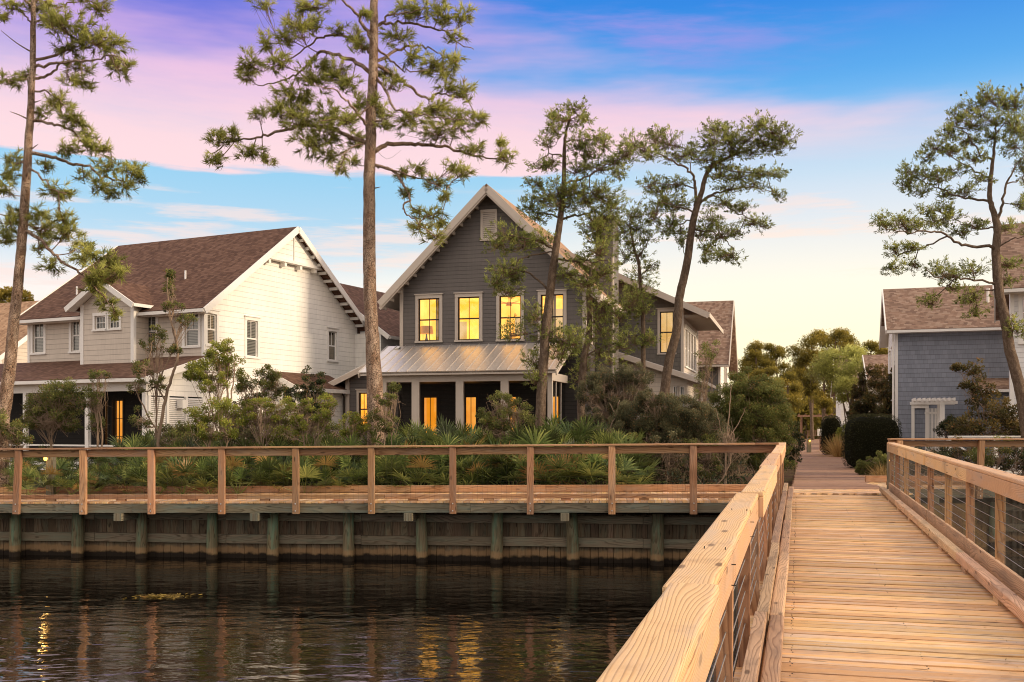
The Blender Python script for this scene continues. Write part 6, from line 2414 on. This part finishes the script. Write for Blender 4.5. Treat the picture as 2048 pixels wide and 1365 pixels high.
def hedge(name, label, x, yt, yb, w, Y, sq, size=.03):
    """A clipped bush: a superellipsoid shell of small leaves."""
    k = Y / FPX
    zt = EYE - (yt - 856) * k
    c = at(x, 856, Y)
    R = np.array((w / 2 * k, w / 2 * k * .9, zt / 2 + .06))
    c[2] = zt / 2 - .06
    root = thing(name, label, 'hedge', (c[0], c[1], -.12))
    b = np.array((c[0], c[1], -.12))
    n = int(9000 * R[0] * R[2] * (.03 / size) ** 1.6 * 1.6)
    d = rdir(n)
    r = (np.sum(np.abs(d) ** sq, axis=1) ** (-1 / sq))[:, None]
    p = c + d * r * R * (1 - np.abs(RNG.normal(size=(n, 1))) * .05)
    lump = np.sin(p[:, 0] * 9 + p[:, 2] * 5) * np.sin(p[:, 2] * 11 + p[:, 1] * 7)
    p += d * (lump * .02)[:, None]
    nd = d + rdir(n) * .7
    nd /= np.linalg.norm(nd, axis=1, keepdims=True)
    s = size * RNG.uniform(.6, 1.4, (n, 1))
    L = Leaves()
    L.leaves(p, nd * s, perp(nd) * s * .35, np.clip(.3 + d[:, 2] * .3 + lump * .1 + RNG.normal(size=n) * .13, 0, 1))  # top leaves painted lighter than the sides, as if lit from above
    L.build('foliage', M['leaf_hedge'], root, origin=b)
    # dark twiggy heart
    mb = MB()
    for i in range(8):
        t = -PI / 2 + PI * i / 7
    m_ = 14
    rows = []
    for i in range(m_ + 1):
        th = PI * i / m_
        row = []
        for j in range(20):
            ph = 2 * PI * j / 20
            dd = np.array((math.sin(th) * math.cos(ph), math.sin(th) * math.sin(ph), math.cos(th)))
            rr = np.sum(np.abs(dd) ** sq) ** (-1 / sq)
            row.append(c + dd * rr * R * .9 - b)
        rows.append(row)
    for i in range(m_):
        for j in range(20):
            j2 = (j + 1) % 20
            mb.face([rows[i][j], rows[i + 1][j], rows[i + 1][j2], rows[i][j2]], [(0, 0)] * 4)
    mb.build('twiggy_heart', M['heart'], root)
    return root


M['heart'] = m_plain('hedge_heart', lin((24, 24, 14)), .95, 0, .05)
hedge('clipped_hedge', 'big rounded box-clipped hedge on the right edge of the path', 1743, 829, 930, 104, 36, 4.5)
hedge('clipped_hedge', 'smaller dome-clipped hedge farther along the path', 1662, 832, 885, 40, 54, 3.2, .05)


def grass_clump(name, label, x, yt, yb, w, Y, mat, n=500):
    k = Y / FPX
    b = at(x, yb, Y)
    b[2] = -.1
    h = (EYE - (yt - 856) * k) + .1
    root = thing(name, label, 'ornamental grass', tuple(b))
    d = rdir(n, 2.2)
    d[:, 2] = np.abs(d[:, 2])
    base = b + RNG.normal(size=(n, 3)) * np.array((w * k * .16, w * k * .16, 0))
    ll = h * RNG.uniform(.6, 1.1, (n, 1))
    L = Leaves()
    mid = d * ll * .55
    tip = d * ll * .5 + np.array((0, 0, -.12)) * ll + RNG.normal(size=(n, 3)) * .05
    wv = perp(d) * .006 * max(1, Y / 35)
    t = np.clip(.5 + RNG.normal(size=n) * .2, 0, 1)
    L.needles(base, mid, wv, t)
    L.needles(base + mid, tip, wv * .6, t)
    L.build('blades', M[mat], root, origin=b)


grass_clump('feather_grass', 'tan tuft of ornamental grass left of the bright feathery shrub', 1677, 866, 905, 16, 50, 'grass_tan', 700)
grass_clump('feather_grass', 'dry brown grass tuft by the glowing post at the bridge end', 1762, 925, 965, 24, 29, 'grass_tan', 260)


# ------------------------------------------------------------------ saw palmettos behind the boardwalk
def palmetto_mesh(seed, nf):
    rng = np.random.default_rng(seed)
    L = Leaves()
    St = Leaves()
    for i in range(nf):
        az = 2 * PI * i / nf + rng.uniform(-.3, .3)
        el = rng.uniform(.35, 1.35) if seed < 104 else rng.uniform(.7, 1.4)
        ln = rng.uniform(.45, .85) if seed < 104 else rng.uniform(.75, 1.35)
        dirv = np.array((math.cos(az) * math.cos(el), math.sin(az) * math.cos(el), math.sin(el)))
        tip = dirv * ln
        St.twigs([(0, 0, 0.02)], [tip], .009, .006, np.array([.55]))
        # the fan: leaflets in a plane that holds the petiole's direction
        side = np.cross(dirv, (0, 0, 1.0))
        side /= np.linalg.norm(side)
        nrm = np.cross(side, dirv)
        tilt = rng.uniform(-.5, .3)
        fwd = dirv * math.cos(tilt) + nrm * math.sin(tilt)
        up2 = np.cross(side, fwd)
        k = 22
        old = rng.random() < .12
        tt = 1.0 if old else rng.uniform(.05, .62)
        for j in range(k):
            a = -1.75 + 3.5 * j / (k - 1) + rng.normal() * .03
            l2 = rng.uniform(.42, .55) * (1 - .18 * abs(a) / 1.75)
            d = fwd * math.cos(a) + side * math.sin(a) + up2 * (.10 + rng.normal() * .05)
            d /= np.linalg.norm(d)
            wv = np.cross(d, up2)
            wv = wv / np.linalg.norm(wv) * .017
            b0 = tip
            m_ = tip + d * l2 * .6
            e = m_ + (d + np.array((0, 0, -.28)) * rng.uniform(.2, 1.4)) * l2 * .4
            t = np.clip([tt + rng.normal() * .08], 0, .86) if not old else np.array([.99])
            L.add(np.array([[b0 - wv * .35, b0 + wv * .35, m_ + wv, m_ - wv]]), t)
            L.add(np.array([[m_ - wv, m_ + wv, e + wv * .08, e - wv * .08]]), np.minimum(t + .06, 1))
    return L, St


protos = []
for i in range(7):
    L, St = palmetto_mesh(100 + i, 10 + i % 4)
    lo = L.build('fronds', M['palm'])
    so_ = St.build('stalks', M['palm'])
    protos.append((lo, so_))


def palmetto(i, x, y, z, s, rz, label, group):
    t = thing('saw_palmetto', label, 'palmetto', (x, y, z), rz, group)
    t.scale = (s, s, s)
    for src in protos[i % 7]:
        if src.parent is None:
            c = src
        else:
            c = src.copy()
            COL.objects.link(c)
        c.parent = t
    return t


PL = 'green saw palmetto with fan fronds in the dense mass behind the left boardwalk rail'
PG = 'saw palmettos massed behind the left boardwalk'
q = 0
for Yr, n, tall, s in [(24.75, 27, 0, .95), (25.5, 26, 0, 1.1), (26.4, 24, 1, .85), (27.5, 22, 1, .95), (28.8, 20, 1, 1.0)]:
    for j in range(n):
        x = 30 + (1275 - 30) * (j + random.uniform(.1, .9)) / n
        g = .90 + .24 * math.exp(-((x - 1060) / 260) ** 2)
        if x < 260:
            g *= .72
        p = at(x, 856, Yr + random.uniform(-.35, .35))
        palmetto((4 + q % 3) if tall else q % 4, p[0], p[1], -.22 if Yr < 26 else -.15, s * g * random.uniform(.85, 1.15), random.uniform(0, 6.28), PL, PG)
        q += 1
for k, (x, Y, s) in enumerate([(880, 26.5, 1.12), (790, 26.3, 1.0), (1100, 26.5, 1.1), (1150, 27, 1.22), (1190, 27.3, 1.1), (940, 26.2, .95), (1235, 26.5, 1.0), (690, 26.2, .9), (500, 26.2, .85), (430, 26.4, .85)]):
    p = at(x, 856, Y)
    palmetto(4 + k % 3, p[0], p[1], -.15, s, k * 1.3, PL, PG)

# low scrub and litter that closes the floor of the planting bed
for i, (x, y, Y, lf) in enumerate([(1850, 905, 28, 'leaf_dark'), (1920, 900, 28.5, 'leaf_red'), (1990, 895, 28, 'leaf_mid'), (2050, 900, 28, 'leaf_dark')]):
    shrub('garden_shrub', ['dark low shrub under the right boardwalk rail, nearest the lamp post', 'russet low shrub under the right boardwalk rail', 'olive low shrub under the right boardwalk rail', 'dark low shrub under the right rail at the picture edge'][i], Y, [(x, y, 36, 20), (x - 20, y + 25, 26, 26), (x + 22, y + 22, 28, 26)], (x, 950), leaf=lf, size=.05, dens=.9, bare=.8)


def undergrowth():
    n = 26000
    X = RNG.uniform(-13, 6.2, n)
    D = RNG.uniform(3.3, 11, n)
    Yy = 21.18 - .104 * X + D
    Z = -.30 + np.minimum(.25, (D - 3.3) * .06) + RNG.random(n) ** 2 * (.25 + np.minimum(.5, (D - 3.0) * .16))
    pos = np.stack([X, Yy, Z], 1)
    d = rdir(n, .6)
    s = RNG.uniform(.04, .16, (n, 1))
    L = Leaves()
    L.leaves(pos, d * s, perp(d) * s * .15, np.clip(.25 + RNG.normal(size=n) * .2, 0, 1))
    o = L.build('undergrowth', M['leaf_dark'])
    tag(o, 'dark low undergrowth and leaf litter between the palmettos', 'undergrowth', kind='stuff')
    n = 9000
    X = RNG.uniform(9, 17, n)
    Yy = RNG.uniform(24.5, 34, n)
    X = X + (Yy - 24) * .29
    pos = np.stack([X, Yy, np.full(n, -.13) + RNG.random(n) * .05], 1)
    d = rdir(n, -.0)
    d[:, 2] *= .3
    s = RNG.uniform(.05, .16, (n, 1))
    L = Leaves()
    L.needles(pos, d * s, perp(d) * .006, np.clip(.3 + RNG.normal(size=n) * .2, 0, 1))
    o = L.build('pine_straw', M['leaf_red'])
    tag(o, 'red brown pine straw mulch beside the path', 'mulch', kind='stuff')


undergrowth()


# ------------------------------------------------------------------ the wood beyond
def far_pine(label, x, ytop, ybase_crown, Y, wpx, seed, group=None, lean=0, leaf='needle_far', nb=13):
    rng = np.random.default_rng(seed)
    k = Y / FPX
    b = at(x, 856, Y)
    b[2] = -.2
    root = thing('far_pine', label, 'pine tree', tuple(b), group=group)
    top = at(x + lean, ytop, Y)
    mb = MB()
    P = smooth_line(np.array([b, b * .5 + top * .5 + rng.normal(size=3) * np.array((.2, .2, 0)), top]), 5)
    mb.tube(P - b, np.linspace(.24, .05, len(P)), 7)
    mb.build('trunk', M['bark_dark'], root, smooth=True)
    L = Leaves()
    lm = MB()
    H = (ybase_crown - ytop)
    for i in range(nb):
        f = (i + .5) / nb
        yy = ytop + H * f + rng.normal() * 3
        wr = wpx / 2 * (.45 + .75 * math.sin(PI * min(1, f * .9 + .12)))
        xx = x + lean * (1 - f) + rng.uniform(-1, 1) * wr * .75
        c = at(xx, yy, Y) + np.array((0, rng.normal() * wr * k * .5, 0))
        rr = np.array((wr * .55, wr * .55, wr * .30)) * k * rng.uniform(.75, 1.15)
        q = P[int(np.clip((1 - f * .8) * (len(P) - 1), 1, len(P) - 2))]
        lm.tube([q - b, (q + c) / 2 - b - np.array((0, 0, .15)), c - b], [.07, .05, .02], 5)
        n = int(90 + 34 * rr[0] * rr[2] * 3.4)
        e = rdir(n) * RNG.random((n, 1)) ** .65 * 1.3
        pos = c + e * rr
        K = 9
        per = np.repeat(np.arange(n), K)
        d = rdir(n * K, .5)
        ll = RNG.uniform(.14, .30, (n * K, 1))
        t = np.clip(.42 + e[per][:, 2] * .25 + e[per][:, 0] * .1 + rng.normal() * .08 + RNG.normal(size=n * K) * .1, 0, .9)  # top and right side toned lighter: fall of light put into the colour
        L.leaves(pos[per] + RNG.normal(size=(n * K, 3)) * .12, d * ll, perp(d) * .035 * (Y / 110), t)
    lm.build('limbs', M['bark_dark'], root)
    L.build('crown', M[leaf], root, origin=b)


FP = [(1625, 665, 790, 120, 70, 0), (1672, 662, 760, 135, 62, 0), (1698, 672, 780, 150, 56, 4), (1512, 690, 800, 140, 56, 0), (1553, 688, 790, 150, 58, -3), (1742, 685, 790, 140, 56, 0), (1590, 720, 830, 160, 56, 0), (1648, 712, 830, 110, 54, 3),
      (1535, 735, 840, 115, 60, 0), (1575, 755, 850, 100, 52, 0), (1765, 700, 800, 150, 50, 0), (1490, 715, 830, 150, 50, 0), (1720, 735, 830, 115, 56, 0), (1610, 770, 850, 135, 50, 0)]
where = ['tallest open crowned', 'broad topped', 'slightly leaning', 'round topped leftmost', 'flat topped', 'right hand', 'low pale', 'slim', 'low bushy left', 'short dense', 'rightmost', 'half hidden leftmost', 'low right hand', 'lowest and dimmest']
for i, (x, yt, yb, Y, w, ln) in enumerate(FP):
    far_pine(where[i] + ' backlit pine in the far wood at the end of the path', x, yt, yb, Y, w, 40 + i, 'pines of the far wood', ln)
far_pine('nearer dark green pine leaning over the path before the white cottage', 1690, 700, 800, 72, 92, 90, None, 6, 'needle', 12)


def far_wood():
    L = Leaves()
    n = 60000
    X = np.concatenate([RNG.uniform(20, 75, n // 2), RNG.uniform(-110, 130, n // 2)])
    Yy = np.concatenate([RNG.uniform(128, 170, n // 2), RNG.uniform(150, 190, n // 2)])
    hmax = 4.5 + 2.5 * np.sin(X * .31) * np.sin(X * .13 + 1) + 1.5 * np.sin(X * .9)
    Z = RNG.random(n) ** .8 * hmax
    d = rdir(n, .3)
    s = RNG.uniform(.3, .8, (n, 1))
    L.leaves(np.stack([X, Yy, Z], 1), d * s, perp(d) * s * .3, np.clip(.2 + Z / 14 + RNG.normal(size=n) * .12, 0, 1))
    o = L.build('far_wood', M['needle_far'])
    tag(o, 'dim low understorey of the far wood beyond the path', 'wood', kind='stuff')


far_wood()


def weeds():
    n = 240
    c = at(325, 1192, 17.6)
    u = RNG.normal(size=n)
    pos = np.stack([c[0] + u * .22, 17.6 + RNG.normal(size=n) * .10, np.full(n, WATER_Z + .004) + RNG.random(n) * .015], 1)
    d = rdir(n)
    d[:, 2] *= .12
    s = RNG.uniform(.05, .16, (n, 1))
    L = Leaves()
    L.needles(pos, d * s, perp(d) * .006, np.clip(.5 + RNG.normal(size=n) * .2, 0, 1))
    o = L.build('floating_weeds', M['weed'])
    tag(o, 'small patch of yellow weeds floating on the dark pond', 'water weed', kind='stuff')


weeds()
